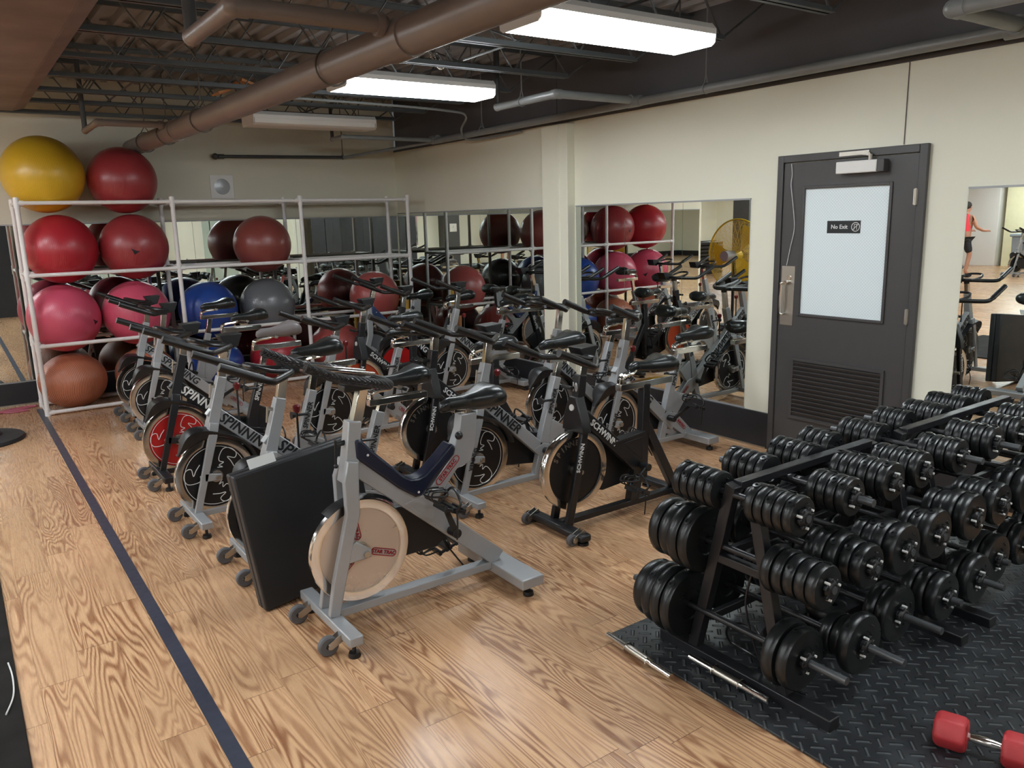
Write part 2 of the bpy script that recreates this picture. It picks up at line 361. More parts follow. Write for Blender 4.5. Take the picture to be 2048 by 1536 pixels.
def text(s, name, m, parent, pos, xdir, updir, h, bold=0.02, shear=0.0, wscale=1.0):
    # writing whose baseline runs along xdir, letters upright along updir; h = capital height
    me = text_mesh(s, bold, shear).copy(); me.materials.clear(); me.materials.append(M[m])
    o = bpy.data.objects.new(name, me); COL.objects.link(o)
    X = Vector(xdir).normalized(); U = Vector(updir); U = (U - X * U.dot(X)).normalized(); Z = X.cross(U); k = h / 0.70
    mt = Matrix(((X.x * k * wscale, U.x * k, Z.x * 0.15, pos[0]), (X.y * k * wscale, U.y * k, Z.y * 0.15, pos[1]), (X.z * k * wscale, U.z * k, Z.z * 0.15, pos[2]), (0, 0, 0, 1)))
    me.transform(mt)
    if parent: o.parent = parent
    return o
# ================================================================= THE ROOM
XL, XW, YF, YB2 = -20.0, -5.6, -14.0, 12.0       # far left wall, end of the mirrored back wall, wall behind the camera, far back wall
DZ = 3.12
struct(MB().bb((XL, YF, -0.1), (0.3, YB2, 0)).build('floor', 'wood'))
# corrugated deck, ribs running front to back
m = MB(); P = 0.15; xs = []
n = int((0.0 - XL) / P)
for i in range(n):
    x = XL + i * P; xs += [(x, 0), (x + 0.045, 0), (x + 0.06, 0.04), (x + 0.135, 0.04)]
xs.append((XL + n * P, 0.0))
vs = [(x, YF, DZ + z) for x, z in xs] + [(x, YB2, DZ + z) for x, z in xs]; L = len(xs)
m.add(vs, [(i, i + 1, L + i + 1, L + i) for i in range(L - 1)])
m.bb((XL, YF, DZ + 0.06), (0.3, YB2, DZ + 0.12))
struct(m.build('ceiling', 'deck', smooth=20))
CT = 2.52
w = struct(MB().bb((0, YF, 0), (0.2, 0, CT)).build('wall_right', 'cream'))
m = MB().bb((0.02, YF, CT + 0.001), (0.2, 0, DZ + 0.05)); m.bb((-0.012, YF, CT + 0.001), (0.02, 0, CT + 0.022))
for y in (-3.2, -7.6): m.bb((0.012, y - 0.008, CT + 0.03), (0.021, y + 0.008, DZ))
struct(m.build('wall_right_upper', 'blackwall'))
struct(MB().bb((XW, 0.001, 0), (0.0, 0.2, DZ + 0.04)).build('wall_back', 'cream2'))
struct(MB().bb((XW - 0.001, 0.2, 0), (XW + 0.2, YB2, DZ + 0.04)).build('wall_side', 'cream'))
struct(MB().bb((XL, YB2, 0), (XW + 0.2, YB2 + 0.2, DZ + 0.04)).build('wall_back_far', 'cream'))
struct(MB().bb((XL - 0.2, YF, 0), (XL, YB2, DZ + 0.04)).build('wall_left', 'cream'))
struct(MB().bb((XL, YF - 0.2, 0), (0.2, YF, DZ + 0.04)).build('wall_front', 'cream'))
# baseboards (tall black rubber base under the mirrors)
m = MB(); m.bb((-0.018, -3.08, 0.0), (-0.001, -0.02, 0.262)); m.bb((-0.018, -5.645, 0.0), (-0.001, -3.50, 0.262)); m.bb((-0.018, -10.5, 0), (-0.001, -6.68, 0.262))
struct(m.build('baseboard_right', 'base', bevel=0.003))
struct(MB().bb((XW, -0.018, 0), (-0.02, 0.0, 0.22)).build('baseboard_back', 'base', bevel=0.003))
struct(MB().bb((XL, YB2 - 0.02, 0), (XW, YB2, 0.62)).build('baseboard_far', 'base'))
struct(MB().bb((XL, YF + 0.0, 0), (0, YF + 0.02, 0.2)).build('baseboard_front', 'base'))
struct(MB().bb((XL, YF, 0), (XL + 0.02, YB2, 0.2)).build('baseboard_left', 'base'))
# thin pale toe strip on the floor against the base
m = MB().bb((-0.03, -5.64, 0.0), (-0.018, -0.03, 0.012)); m.bb((XW, -0.03, 0.0), (-0.03, -0.018, 0.012))
struct(m.build('trim_1', 'brushed'))
# pilaster on the right wall
m = MB().bb((-0.085, -3.47, 0.0), (-0.001, -3.10, 2.50)); m.bb((-0.092, -3.36, 0.0), (-0.084, -3.345, 2.50))
struct(m.build('trim_2', 'cream', bevel=0.006))
# panel joint above the door
struct(MB().bb((-0.004, -6.510, 2.06), (0.0, -6.505, CT)).build('trim_3', 'wire'))
# reddish soffit panel overhead at the left
m = MB().bb((-6.6, -9.6, 2.72), (-4.05, -0.72, 2.80)); m.prism([(-4.05, 2.72), (-3.96, 2.745), (-3.94, 2.80), (-4.05, 2.80)], -9.6, -0.72)
struct(m.build('ceiling_soffit', 'soffit', bevel=0.004))
# mirrors
def mirror(name, a, b, label, grp):
    # a, b : opposite corners on the wall; panes stand 5 mm proud
    t = thing(name, label, 'mirror', a, group=grp)
    d = [b[i] - a[i] for i in range(3)]
    m = MB()
    if abs(d[0]) < 1e-6: m.bb((-0.001, 0.0015, 0), (-0.006, d[1] - 0.0015, d[2]))
    else: m.bb((0.0015, -0.001, 0), (d[0] - 0.0015, -0.006, d[2]))
    m.build('mirror_pane', 'mirror', t)
    for z0, z1 in ((-0.012, -0.0005), (d[2] + 0.0005, d[2] + 0.012)):
        k = MB()
        if abs(d[0]) < 1e-6: k.bb((-0.001, 0, z0), (-0.011, d[1], z1))
        else: k.bb((0, -0.001, z0), (d[0], -0.011, z1))
        k.build('mirror_channel', 'silver', t)
    return t
bx = [-5.55, -4.95, -3.72, -2.48, -1.24, -0.02]
nm = ['leftmost pane of the back wall mirror, running out of the picture', 'back wall mirror pane behind the left end of the ball rack', 'back wall mirror pane behind the blue ball', 'back wall mirror pane behind the middle of the ball rack', 'back wall mirror pane ending in the corner of the room']
for i in range(5): mirror('wall_mirror', (bx[i], 0, 0.235), (bx[i + 1], 0, 1.745), nm[i], 'mirror panes on the back wall')
by = [-0.02, -1.04, -2.07, -3.09]
nm = ['right wall mirror pane next to the room corner', 'middle right wall mirror pane between corner and cream pilaster', 'right wall mirror pane touching the far side of the cream pilaster']
for i in range(3): mirror('wall_mirror', (0, by[i + 1], 0.275), (0, by[i], 1.777), nm[i], 'mirror panes between corner and pilaster')
by = [-3.49, -4.13, -4.78, -5.421]
nm = ['right wall mirror pane touching the near side of the cream pilaster', 'middle mirror pane between the pilaster and the grey door', 'mirror pane nearest the grey door, reflecting the yellow fan']
for i in range(3): mirror('wall_mirror', (0, by[i + 1], 0.275), (0, by[i], 1.777), nm[i], 'mirror panes between pilaster and door')
mirror('wall_mirror', (0, -9.3, 0.275), (0, -6.902, 1.788), 'mirror at the right edge of the picture, reflecting a person in red', None)

# ----------------------------------------------------------------- the door
D = thing('door_1', 'charcoal door with tall frosted glass, louvre below and a No Exit sticker', 'door', (0, -6.16, 0)); D['kind'] = 'structure'
y0, y1 = 0.51, -0.51          # local y of frame edges (left edge in photo is +)
f = MB(); f.bb((-0.03, y0, 0), (-0.001, y0 - 0.045, 2.055)); f.bb((-0.03, y1, 0), (-0.001, y1 + 0.05, 2.055)); f.bb((-0.03, y0 - 0.045, 2.008), (-0.001, y1 + 0.05, 2.055))
f.build('door_frame', 'doorpaint', D, bevel=0.004)
gy0, gy1, gz0, gz1 = 0.292, -0.291, 1.01, 1.832; ly0, ly1, lz0, lz1 = 0.318, -0.318, 0.292, 0.682
l0, l1 = y0 - 0.049, y1 + 0.054
f = MB(); X0, X1 = -0.018, -0.002
f.bb((X0, l0, 0.006), (X1, gy0, 2.003)); f.bb((X0, gy1, 0.006), (X1, l1, 2.003)); f.bb((X0, gy0, gz1), (X1, gy1, 2.003)); f.bb((X0, gy0, lz1), (X1, gy1, gz0)); f.bb((X0, gy0, 0.006), (X1, gy1, lz0))
f.bb((X0, gy0, lz0), (X1, gy1, lz1 + 0.001))
leaf = f.build('door_leaf', 'doorpaint', D)
f = MB()
for a, b in (((gy0 + .018, gz0 - .018), (gy0, gz1 + .018)), ((gy1, gz0 - .018), (gy1 - .018, gz1 + .018)), ((gy0, gz0 - .018), (gy1, gz0)), ((gy0, gz1), (gy1, gz1 + .018))): f.bb((-0.028, a[0], a[1]), (-0.017, b[0], b[1]))
f.build('glazing_bead', 'doorpaint', D, bevel=0.003)
MB().bb((-0.014, gy0, gz0), (-0.0105, gy1, gz1)).build('glass', 'frost', D)
f = MB()
for a, b in (((ly0 + .02, lz0 - .02), (ly0, lz1 + .02)), ((ly1, lz0 - .02), (ly1 - .02, lz1 + .02)), ((ly0, lz0 - .02), (ly1, lz0)), ((ly0, lz1), (ly1, lz1 + .02))): f.bb((-0.03, a[0], a[1]), (-0.017, b[0], b[1]))
for i in range(13):
    z = lz0 + 0.018 + i * 0.0292; f.box((-0.026, 0, z), (0.004, 0.634, 0.03), Matrix.Rotation(math.radians(-32), 4, 'Y'))
f.build('louvre', 'doorpaint', D)
# lever plate, closer, hinges, sticker, wire
MB().bb((-0.021, 0.448, 0.92), (-0.018, 0.345, 1.325)).build('escutcheon_plate', 'brushed', D, bevel=0.001)
h = MB(); h.tube([(-0.02, 0.40, 1.215), (-0.05, 0.40, 1.215)], 0.014, 12); h.tube(smooth_path([(-0.05, 0.385, 1.22), (-0.056, 0.42, 1.21), (-0.056, 0.425, 1.17), (-0.056, 0.424, 1.02), (-0.05, 0.41, 1.00), (-0.02, 0.40, 1.0)]), 0.009, 10); h.tube([(-0.02, 0.385, 1.245), (-0.026, 0.385, 1.245)], 0.016, 14)
h.build('door_handle', 'chrome', D)
c = MB().bb((-0.075, 0.045, 1.912), (-0.018, -0.225, 1.985)).build('door_closer', 'white', D, bevel=0.005)
MB().bb((-0.07, -0.226, 1.912), (-0.018, -0.27, 1.985)).build('closer_end_block', 'doorpaint', D, bevel=0.003)
a = MB(); a.bb((-0.036, 0.05, 2.02), (-0.03, -0.15, 2.045)); a.tube([(-0.05, -0.17, 1.985), (-0.05, -0.17, 2.02)], 0.012); a.beam((-0.055, -0.17, 2.018), (-0.04, -0.05, 2.034), 0.014, 0.006, (0, 0, 1)); a.beam((-0.055, -0.17, 2.018), (-0.045, -0.125, 2.03), 0.02, 0.008, (0, 0, 1))
a.build('closer_arm', 'brushed', D)
for z in (1.757, 1.05, 0.28):
    MB().tube([(-0.036, l1 - 0.003, z - 0.048), (-0.036, l1 - 0.003, z + 0.048)], 0.007, 10).bb((-0.033, l1 - 0.012, z - 0.045), (-0.03, l1 + 0.012, z + 0.045)).build('hinge', 'brushed', D)
sg = MB(); sg.bb((-0.0145, 0.122, 1.545), (-0.0142, -0.112, 1.624)); sgo = sg.build('sign_sticker', 'blackink', D); sgo['label'] = 'black No Exit sticker with a crossed door symbol'
text('No Exit', 'sign_lettering', 'whiteink', sgo, (-0.0152, 0.035, 1.585), (0, -1, 0), (0, 0, 1), 0.026, 0.012)
r = MB(); ctr = Vector((-0.0152, -0.078, 1.585)); ring = [ctr + Vector((0, 0.027 * math.cos(a * PI / 12), 0.027 * math.sin(a * PI / 12))) for a in range(24)]
r.tube(ring, 0.0022, 6, closed=True); r.beam(ctr + Vector((0, 0.018, -0.018)), ctr + Vector((0, -0.018, 0.018)), 0.0035, 0.001, (0, 1, 1))
for a, b in (((.009, -.017), (.009, .016)), ((.009, .016), (-.008, .016)), ((-.008, .016), (-.008, -.017))): r.beam(ctr + Vector((0, a[0], a[1])), ctr + Vector((0, b[0], b[1])), 0.003, 0.001, (0, 1, 0) if a[0] == b[0] else (0, 0, 1))
r.build('crossed_door_symbol', 'whiteink', sgo)
tag(MB().tube(smooth_path([(-0.024, -5.70 - 0.055, 2.0), (-0.026, -5.765, 1.93), (-0.026, -5.76, 1.86), (-0.028, -5.785, 1.72), (-0.026, -5.80, 1.58), (-0.026, -5.775, 1.45), (-0.022, -5.75, 1.33)]), 0.0022, 6).build('door_wire', 'whiteink'), 'thin white wire hanging from the door head to the steel handle plate', 'wire')

# ----------------------------------------------------------------- things on the walls
t = thing('wall_speaker', 'square white speaker with round grey grille high on the back wall', 'speaker', (-2.125, -0.001, 2.11))
MB().bb((-0.125, -0.014, -0.125), (0.125, 0, 0.125)).build('cover_plate', 'white', t, bevel=0.004)
MB().lathe([(0.0, -0.022), (0.05, -0.02), (0.085, -0.0145), (0.085, -0.013), (0, -0.013)], seg=36).build('speaker_grille', 'silver', t)
MB().sphere((0, -0.021, 0), 0.007).build('centre_cap', 'white', t)

# ----------------------------------------------------------------- ceiling steelwork
JY = [-0.36, -1.12, -1.78, -2.5, -3.26, -4.05, -4.8, -5.58, -6.34, -7.1, -7.9]
jn = ['nearest the back wall', 'second from the back wall', 'third from the back wall', 'fourth from the back wall', 'fifth from the back wall, between the two lit fluorescent lights', 'sixth from the back wall, between the two lit fluorescent lights', 'seventh from the back wall', 'just behind the nearest fluorescent light', 'just in front of the nearest fluorescent light', 'across the top edge of the picture', 'overhead at the camera end of the row']
def joist(y, lab, first=[None]):
    if first[0] is None:
        t = thing('ceiling_joist', None, None, (0, y, 0)); xa, xb = -6.4, -0.55; zb, zt = 2.75, DZ - 0.003
        for nme, z, xe in (('bottom_chord', zb, xb), ('top_chord', zt, 0.015)):
            c = MB(); s = 1 if z == zb else -1
            c.bb((xa, -0.035, z), (xe, -0.006, z + s * 0.006)); c.bb((xa, 0.006, z), (xe, 0.035, z + s * 0.006)); c.bb((xa, -0.012, z), (xe, -0.006, z + s * 0.035)); c.bb((xa, 0.006, z), (xe, 0.012, z + s * 0.035))
            c.build(nme, 'joist', t)
        wv = []; x = xb; k = 0
        while x > xa: wv.append((x, 0, zb + 0.01 if k % 2 == 0 else zt - 0.012)); x -= 0.255; k += 1
        MB().tube([(0.0, 0, zt - 0.01)] + wv, 0.009, 6).build('web', 'joist', t); first[0] = t; o = t
    else: o = copy_tree(first[0])
    o.location = (0, y, 0); tag(o, 'grey open-web steel ceiling joist ' + lab, 'joist', 'open-web joists under the deck'); return o
for y, l in zip(JY, jn): joist(y, l)
for i, (x, l) in enumerate(((-1.55, 'right'), (-3.35, 'left'))):
    m = MB(); m.tube([(x, -8.0, 2.79), (x, -0.2, 2.79)], 0.008, 6)
    for a, b in zip(JY[1:], JY[:-1]): m.tube([(x + 0.02, a, 2.79), (x + 0.02, b, 3.08)], 0.007, 6)
    tag(m.build('bridging_rod', 'joist'), 'long steel bridging rod tying the joists together on the %s side of the big pipe' % l, 'rod')
# big main pipe
t = thing('main_pipe', 'thick taupe pipe running overhead from the camera end to the back wall', 'pipe', (-3.0, 0, 2.47))
pz = lambda y: 0.02 + y * 0.006
MB().tube([(0, -0.0, pz(0)), (0, -11.0, pz(-11))], 0.08, 28).build('pipe_body', 'pipe', t)
for y in (-1.90, -5.95): MB().tube([(0, y - 0.09, pz(y)), (0, y + 0.09, pz(y))], 0.088, 28).build('tee_collar', 'pipe', t)
def arm(x0, y0, z0, xe, ye, r, ztop, mt, name, lab, parent=None):
    # sideways run from the main pipe, elbow, run towards the back, then a riser
    a = thing(name, lab, 'pipe', (x0, y0, z0)); b = MB(); dx = xe - x0; dy = ye - y0
    b.tube([(0, 0, 0), (dx, 0, 0)], r, 14); b.build('cross_run', mt, a)
    MB().tube([(dx, 0, 0), (dx, dy, 0)], r, 14).build('branch_run', mt, a)
    MB().tube([(dx, dy, 0), (dx, dy, ztop - z0)], r * 0.8, 12).build('riser', 'pipedark', a)
    sg = 1 if dx < 0 else -1; sy = 1 if dy > 0 else -1
    k = MB().sphere((dx, 0, 0), r * 1.16, 16, 10); k.tube([(dx + r * 1.6 * sg, 0, 0), (dx, 0, 0)], r * 1.14, 14); k.tube([(dx, 0, 0), (dx, r * 1.6 * sy, 0)], r * 1.14, 14); k.build('elbow', mt, a)
    MB().sphere((dx, dy, 0), r * 1.12, 14, 10).build('elbow', mt, a)
    k = MB().tube([(-0.02, 0, 0), (0.05 * (1 if dx > 0 else -1), 0, 0)], r * 1.35, 14); k.build('coupling', mt, a)
    return a
arm(-3.075, -5.95, 2.50, -3.71, -5.36, 0.036, 3.1, 'pipe', 'branch_pipe', 'taupe branch pipe leaving the thick pipe near the top edge, with an elbow')
arm(-3.075, -1.90, 2.52, -3.58, -1.25, 0.026, 3.1, 'pipe', 'branch_pipe', 'slim branch pipe leaving the thick pipe above the red ball')
def hanger(x, y, z, r, mt, lab, rod_top=DZ):
    a = thing('pipe_hanger', lab, 'hanger', (x, y, z)); MB().tube([(0, 0, r + 0.06), (0, 0, rod_top - z)], 0.005, 6).build('hanger_rod', mt, a)
    rg = [(r * 1.12 * math.sin(q * PI / 10), 0, r * 1.12 * math.cos(q * PI / 10)) for q in range(20)]
    k = MB().tube(rg, 0.005, 6, closed=True); k.tube([(-r * 0.5, 0, r * 1.0), (0, 0, r + 0.065), (r * 0.5, 0, r * 1.0)], 0.005, 6); k.build('hanger_ring', mt, a)
hg = ['above the red ball', 'just behind its slim branch pipe', 'at the middle of its length', 'near the top picture edge']
for (y, l) in zip((-0.75, -1.62, -2.75, -5.2), hg): hanger(-3.0, y, 2.47 + pz(y), 0.08, 'wire', 'dark ring hanger on the thick taupe pipe, ' + l)
# grey pipe along the right wall, its tees and the black pipe on the back wall
t = thing('wall_pipe', 'long grey pipe running along the foot of the charcoal upper wall', 'pipe', (-0.14, 0, 2.56))
MB().tube([(0, -1.2, -0.02), (0, -13.9, 0.03)], 0.032, 16).build('pipe_body', 'pipegrey', t)
for y in (-1.25, -4.38, -7.15): MB().tube([(0, y - 0.07, 0.0), (0, y + 0.07, 0)], 0.043, 16).build('tee_collar', 'pipegrey', t)
arm(-0.14, -1.25, 2.55, -1.22, -0.98, 0.022, 2.9, 'pipegrey', 'branch_pipe', 'grey branch pipe with a dark riser nearest the back corner')
arm(-0.14, -4.38, 2.57, -0.92, -3.62, 0.03, 3.0, 'pipegrey', 'branch_pipe', 'grey branch pipe with elbow and dark riser right of the middle fluorescent light')
arm(-0.14, -7.15, 2.575, -0.82, -8.4, 0.036, 3.1, 'pipegrey', 'branch_pipe', 'grey branch pipe and elbow in the top right corner of the picture')
for y, l in ((-2.2, 'above the mirrors of the far corner'), (-5.1, 'left of the door'), (-8.2, 'at the right edge')): hanger(-0.14, y, 2.56, 0.032, 'pipegrey', 'thin rod hanger on the grey wall pipe ' + l)
hanger(-0.92, -3.95, 2.57, 0.03, 'pipegrey', 'thin rod hanger on the grey branch pipe beside the middle fluorescent light')
t = thing('black_pipe', 'slim black pipe along the back wall right of the speaker', 'pipe', (-2.18, -0.06, 2.425))
MB().tube([(0, 0, 0), (1.47, 0, 0.02)], 0.018, 12).build('pipe_body', 'pipedark', t)
k = MB().sphere((0, 0, 0), 0.034, 12, 8); k.tube([(0.03, 0, 0), (0.09, 0, 0)], 0.026, 12); k.tube([(0, 0, 0), (0, 0.06, 0)], 0.022); k.build('end_fitting', 'pipedark', t)
MB().tube([(1.47, 0, 0.02), (1.50, -0.02, 0.02), (2.03, -1.15, 0.11)], 0.018, 12).build('sloping_run', 'pipegrey', t)
hanger(-0.71, -0.06, 2.445, 0.018, 'wire', 'thin wire hanger at the right end of the black back wall pipe')
tag(MB().tube(smooth_path([(-2.4, -2.62, 2.69), (-1.5, -2.58, 2.69), (-0.72, -2.52, 2.68), (-0.45, -2.4, 2.66), (-0.26, -2.0, 2.58), (-0.12, -1.9, 2.50), (-0.07, -2.35, 2.49), (-0.05, -2.75, 2.50)]), 0.011, 8).build('conduit', 'pipegrey'), 'thin grey conduit bending down to the wall pipe below the middle light', 'conduit')
tag(MB().box((-2.52, -2.35, 2.80), (0.16, 0.3, 0.02), Matrix.Rotation(0.3, 4, 'Y')).box((-2.68, -2.2, 2.76), (0.10, 0.2, 0.015), Matrix.Rotation(-0.3, 4, 'Y')).build('cardboard_scrap', 'brown'), 'tan scrap of board lodged on a joist above the thick pipe', 'board')
tag(MB().sphere((-2.36, -2.505, 2.793), 0.04).build('tennis_ball', 'tennis'), 'small yellow ball stuck on a joist above the thick pipe', 'ball')
ch = MB()
for ax in range(3):
    pts = smooth_path([(-1.75 + ax * 0.05, -3.95 + 0.06 * ax, 2.95), (-1.72 + ax * 0.03, -3.98, 2.82), (-1.66, -4.0, 2.74), (-1.6 + ax * 0.02, -3.98, 2.82), (-1.55, -3.93, 2.95)], 8)
    for i in range(0, len(pts) - 1, 1):
        p = pts[i]; q = pts[i + 1]; d = (q - p); s1 = d.cross(Vector((0, 1, 0) if i % 2 else (0.3, 0.2, 1))).normalized() * 0.006
        ch.tube([p - s1, p + s1, q + s1, q - s1], 0.0022, 5, closed=True)
tag(ch.build('hanging_chain', 'chrome'), 'loops of spare chain dangling above the middle fluorescent light', 'chain')

# ----------------------------------------------------------------- fluorescent lights
def fixture(x, y, z, lab, lit=True, grp='fluorescent lights with wraparound lenses'):
    t = thing('fluorescent_light', lab, 'ceiling light', (x, y, z), group=grp)
    MB().prism([(-0.17, 0.0), (-0.17, 0.03), (-0.14, 0.062), (0.14, 0.062), (0.17, 0.03), (0.17, 0.0)], -0.6, 0.6, 'yz').build('housing', 'white', t)
    MB().prism([(-0.17, -0.001), (-0.165, -0.04), (-0.14, -0.055), (0.14, -0.055), (0.165, -0.04), (0.17, -0.001)], -0.594, 0.594, 'yz').build('diffuser', ('light2' if x < -7 else 'light') if lit else 'white', t)
    for s in (-1, 1): MB().prism([(-0.172, -0.0), (-0.168, -0.042), (-0.142, -0.058), (0.142, -0.058), (0.168, -0.042), (0.172, 0.0), (0.172, 0.03), (0.142, 0.064), (-0.142, 0.064), (-0.172, 0.03)], s * 0.6, s * 0.606, 'yz').build('end_cap', 'brown' if False else 'white', t)
    for s in (-1, 1): MB().tube([(s * 0.5, 0, 0.06), (s * 0.5, 0, DZ - z)], 0.004, 6).build('suspension_wire', 'wire', t)
    return t
fixture(-1.69, -5.83, 2.655, 'lit fluorescent light nearest the camera, top middle of the picture')
fixture(-1.75, -3.76, 2.65, 'lit fluorescent light in the middle of the row, its left end behind the thick pipe')
fixture(-1.67, -1.55, 2.64, 'unlit fluorescent light nearest the back wall', lit=False)
for x, y, l in ((-5.6, -2.0, 'left of the ball rack'), (-5.6, -4.4, 'left of the bikes'), (-5.6, -6.8, 'left of the camera view'), (-4.9, -9.8, 'over the photographer'), (-1.64, -8.3, 'over the right dumbbell rack'), (-1.64, -11.2, 'in front of the lockers'), (-4.4, -12.3, 'by the black double door'), (-7.4, -2.2, 'beyond the yellow fan'), (-7.6, -5.6, 'in the open floor left of the bikes'), (-7.6, -10.6, 'in front of the poster'), (-11, -1.0, 'midway to the person in red'), (-11, -5.0, 'in the middle of the gym'), (-11, -9.5, 'near the dark column with the clock'), (-15, -1, 'over the person in red'), (-15, -5.5, 'near the far left wall, middle'), (-15.5, -11, 'in the far left front corner'), (-18.3, 0.3, 'over the grey-blue bin'), (-12.5, 3.2, 'before the far dark column'), (-15.5, 6.5, 'in the far left back corner'), (-9, 6.5, 'behind the mirrored back wall end'), (-12.5, 9.5, 'by the far glass openings'), (-17.5, 9.5, 'at the far corner glass opening')):  # ceiling fixtures invented out of view to brighten the room and its reflections
    fixture(x, y, 2.60, 'added fluorescent fill light outside the picture, ' + l, grp='added fill lights outside the picture')

# ----------------------------------------------------------------- floor pieces
tag(MB().bb((-4.193, -9.0, 0.0), (-4.140, -0.36, 0.0018)).build('floor_tape', mat('blue_black_tape', srgb(58, 62, 76), 0.4, noise=0.15, nscale=30)), 'long dark blue tape line stuck along the wood floor at the left', 'tape')
tag(MB().bb((-2.70, -9.9, 0.0), (-0.6, -6.91, 0.011)).build('rubber_floor_mat', 'tread', bevel=0.003), 'black tread-plate rubber mat under the dumbbell racks', 'mat')
tag(MB().bb((-6.4, -9.6, 0.0), (-4.715, -4.2, 0.012)).build('rubber_floor_mat', 'darkmat', bevel=0.003), 'plain dark rubber mat at the lower left edge of the picture', 'mat')
#@@OBJ
# ================================================================= BIKES  (local x: 0 at the front casters, growing towards the rear; the rider faces -x)
SQ = smooth_path([(0.20, 0.02), (0.24, 0.16), (0.16, 0.22), (0.26, 0.27), (0.17, 0.37), (0.30, 0.34), (0.28, 0.52), (0.42, 0.66), (0.60, 0.62), (0.72, 0.48), (0.70, 0.30), (0.52, 0.28), (0.40, 0.36), (0.50, 0.20), (0.52, 0.02), (0.60, 0.0)], 4) if False else smooth_path([(x, y, 0) for x, y in ((0.10, 0.20), (0.24, 0.16), (0.16, 0.24), (0.30, 0.28), (0.20, 0.36), (0.24, 0.50), (0.40, 0.66), (0.60, 0.60), (0.70, 0.42), (0.62, 0.30), (0.44, 0.40), (0.50, 0.24), (0.54, 0.06))], 4)
def flywheel(b, cx, cz, R, face, logo, th=0.028):
    o = MB().lathe([(0.0, -th * 0.32), (R * 0.80, -th * 0.32), (R * 0.805, -th * 0.42), (R * 0.83, -th * 0.42), (R * 0.83, th * 0.42), (R * 0.805, th * 0.42), (R * 0.80, th * 0.32), (0, th * 0.32)], (cx, 0, cz), 'y', 48).build('flywheel', face, b)
    MB().lathe([(R * 0.82, -th * 0.46), (R * 0.85, -th / 2), (R * 0.985, -th / 2), (R, -th * 0.36), (R, th * 0.36), (R * 0.985, th / 2), (R * 0.85, th / 2), (R * 0.82, th * 0.46), (R * 0.82, -th * 0.46)], (cx, 0, cz), 'y', 56).build('flywheel_rim', 'chrome', o)
    if logo == 'squiggle':
        q = MB()
        for k in range(3):
            a = math.radians(10 + 120 * k); ca, sa = math.cos(a), math.sin(a)
            q.tube([(cx + R * 0.92 * (p.x * ca - p.y * sa), -th * 0.36, cz + R * 0.92 * (p.x * sa + p.y * ca)) for p in SQ], 0.0026, 5)
        ring = [(cx + R * 0.765 * math.cos(i * PI / 24), -th * 0.34, cz + R * 0.765 * math.sin(i * PI / 24)) for i in range(48)]
        q.tube(ring, 0.0018, 5, closed=True)
        q.build('flywheel_emblem', 'whiteink', o)
    if logo == 'beige':
        for a in (-20, 100, 220): badge(o, (cx + 0.11 * math.cos(math.radians(a)), -th * 0.33, cz + 0.11 * math.sin(math.radians(a))), a + (180 if a == 100 else 0), 0.125, 0.034)
    if logo == 'curve':
        s = 'SPINNER'
        for i, chx in enumerate(s):
            a = math.radians(150 - i * 13); text(chx, 'flywheel_lettering', 'brushed', o, (cx + R * 0.68 * math.cos(a), -th * 0.36, cz + R * 0.68 * math.sin(a)), (math.sin(a), 0, -math.cos(a)), (math.cos(a), 0, math.sin(a)), 0.03)
    MB().tube([(cx, -0.075, cz), (cx, 0.075, cz)], 0.013, 14).tube([(cx, -0.035, cz), (cx, 0.035, cz)], 0.035, 18).build('axle', 'brushed', o)
    return o
def badge(parent, pos, deg, w, h):
    # pale pill outlined in red with red letters, facing -y
    a = math.radians(deg); X = Vector((math.cos(a), 0, math.sin(a))); U = Vector((-math.sin(a), 0, math.cos(a))); P = Vector(pos); r = h / 2
    def pill(rr, ww):
        pts = []
        for i in range(9): t = -PI / 2 + PI * i / 8; pts.append((ww / 2 - rr + rr * math.cos(t), rr * math.sin(t)))
        for i in range(9): t = PI / 2 + PI * i / 8; pts.append((-ww / 2 + rr + rr * math.cos(t), rr * math.sin(t)))
        return pts
    m = MB(); o1, o2 = pill(r, w), pill(r * 0.74, w - r * 0.52); n = len(o1); vs = []
    for pts in (o1, o2):
        for x, y in pts: vs.append(P + X * x + U * y + Vector((0, -0.0012, 0)))
    m.add(vs, [(i, (i + 1) % n, n + (i + 1) % n, n + i) for i in range(n)])
    o = m.build('badge_outline', 'redink', parent)
    m = MB(); m.add([P + X * x + U * y + Vector((0, -0.0008, 0)) for x, y in o2], [tuple(range(n))]); m.build('badge_field', 'silver', parent)
    text('STAR TRAC', 'badge_lettering', 'redink', parent, P + Vector((0, -0.002, 0)), X, U, h * 0.46, 0.03)
def caster(parent, x, y, r=0.042):
    w = MB().lathe([(0.012, -0.012), (r - 0.006, -0.014), (r, -0.009), (r, 0.009), (r - 0.006, 0.014), (0.012, 0.012), (0.012, -0.012)], (x, y, r), 'y', 24).build('caster_wheel', 'rubberwheel', parent)
    k = MB(); [k.beam((x, y + s * 0.018, r), (x + 0.075, y + s * 0.018, r + 0.035), 0.004, 0.03) for s in (-1, 1)]; k.tube([(x, y - 0.024, r), (x, y + 0.024, r)], 0.009, 12); k.build('caster_fork', 'brushed', w)
def foot(parent, x, y, h): MB().lathe([(0, 0), (0.024, 0), (0.026, 0.006), (0.022, 0.02), (0.008, 0.022), (0.008, h), (0, h)], (x, y, 0), 'z', 16).build('levelling_foot', 'grip', parent)
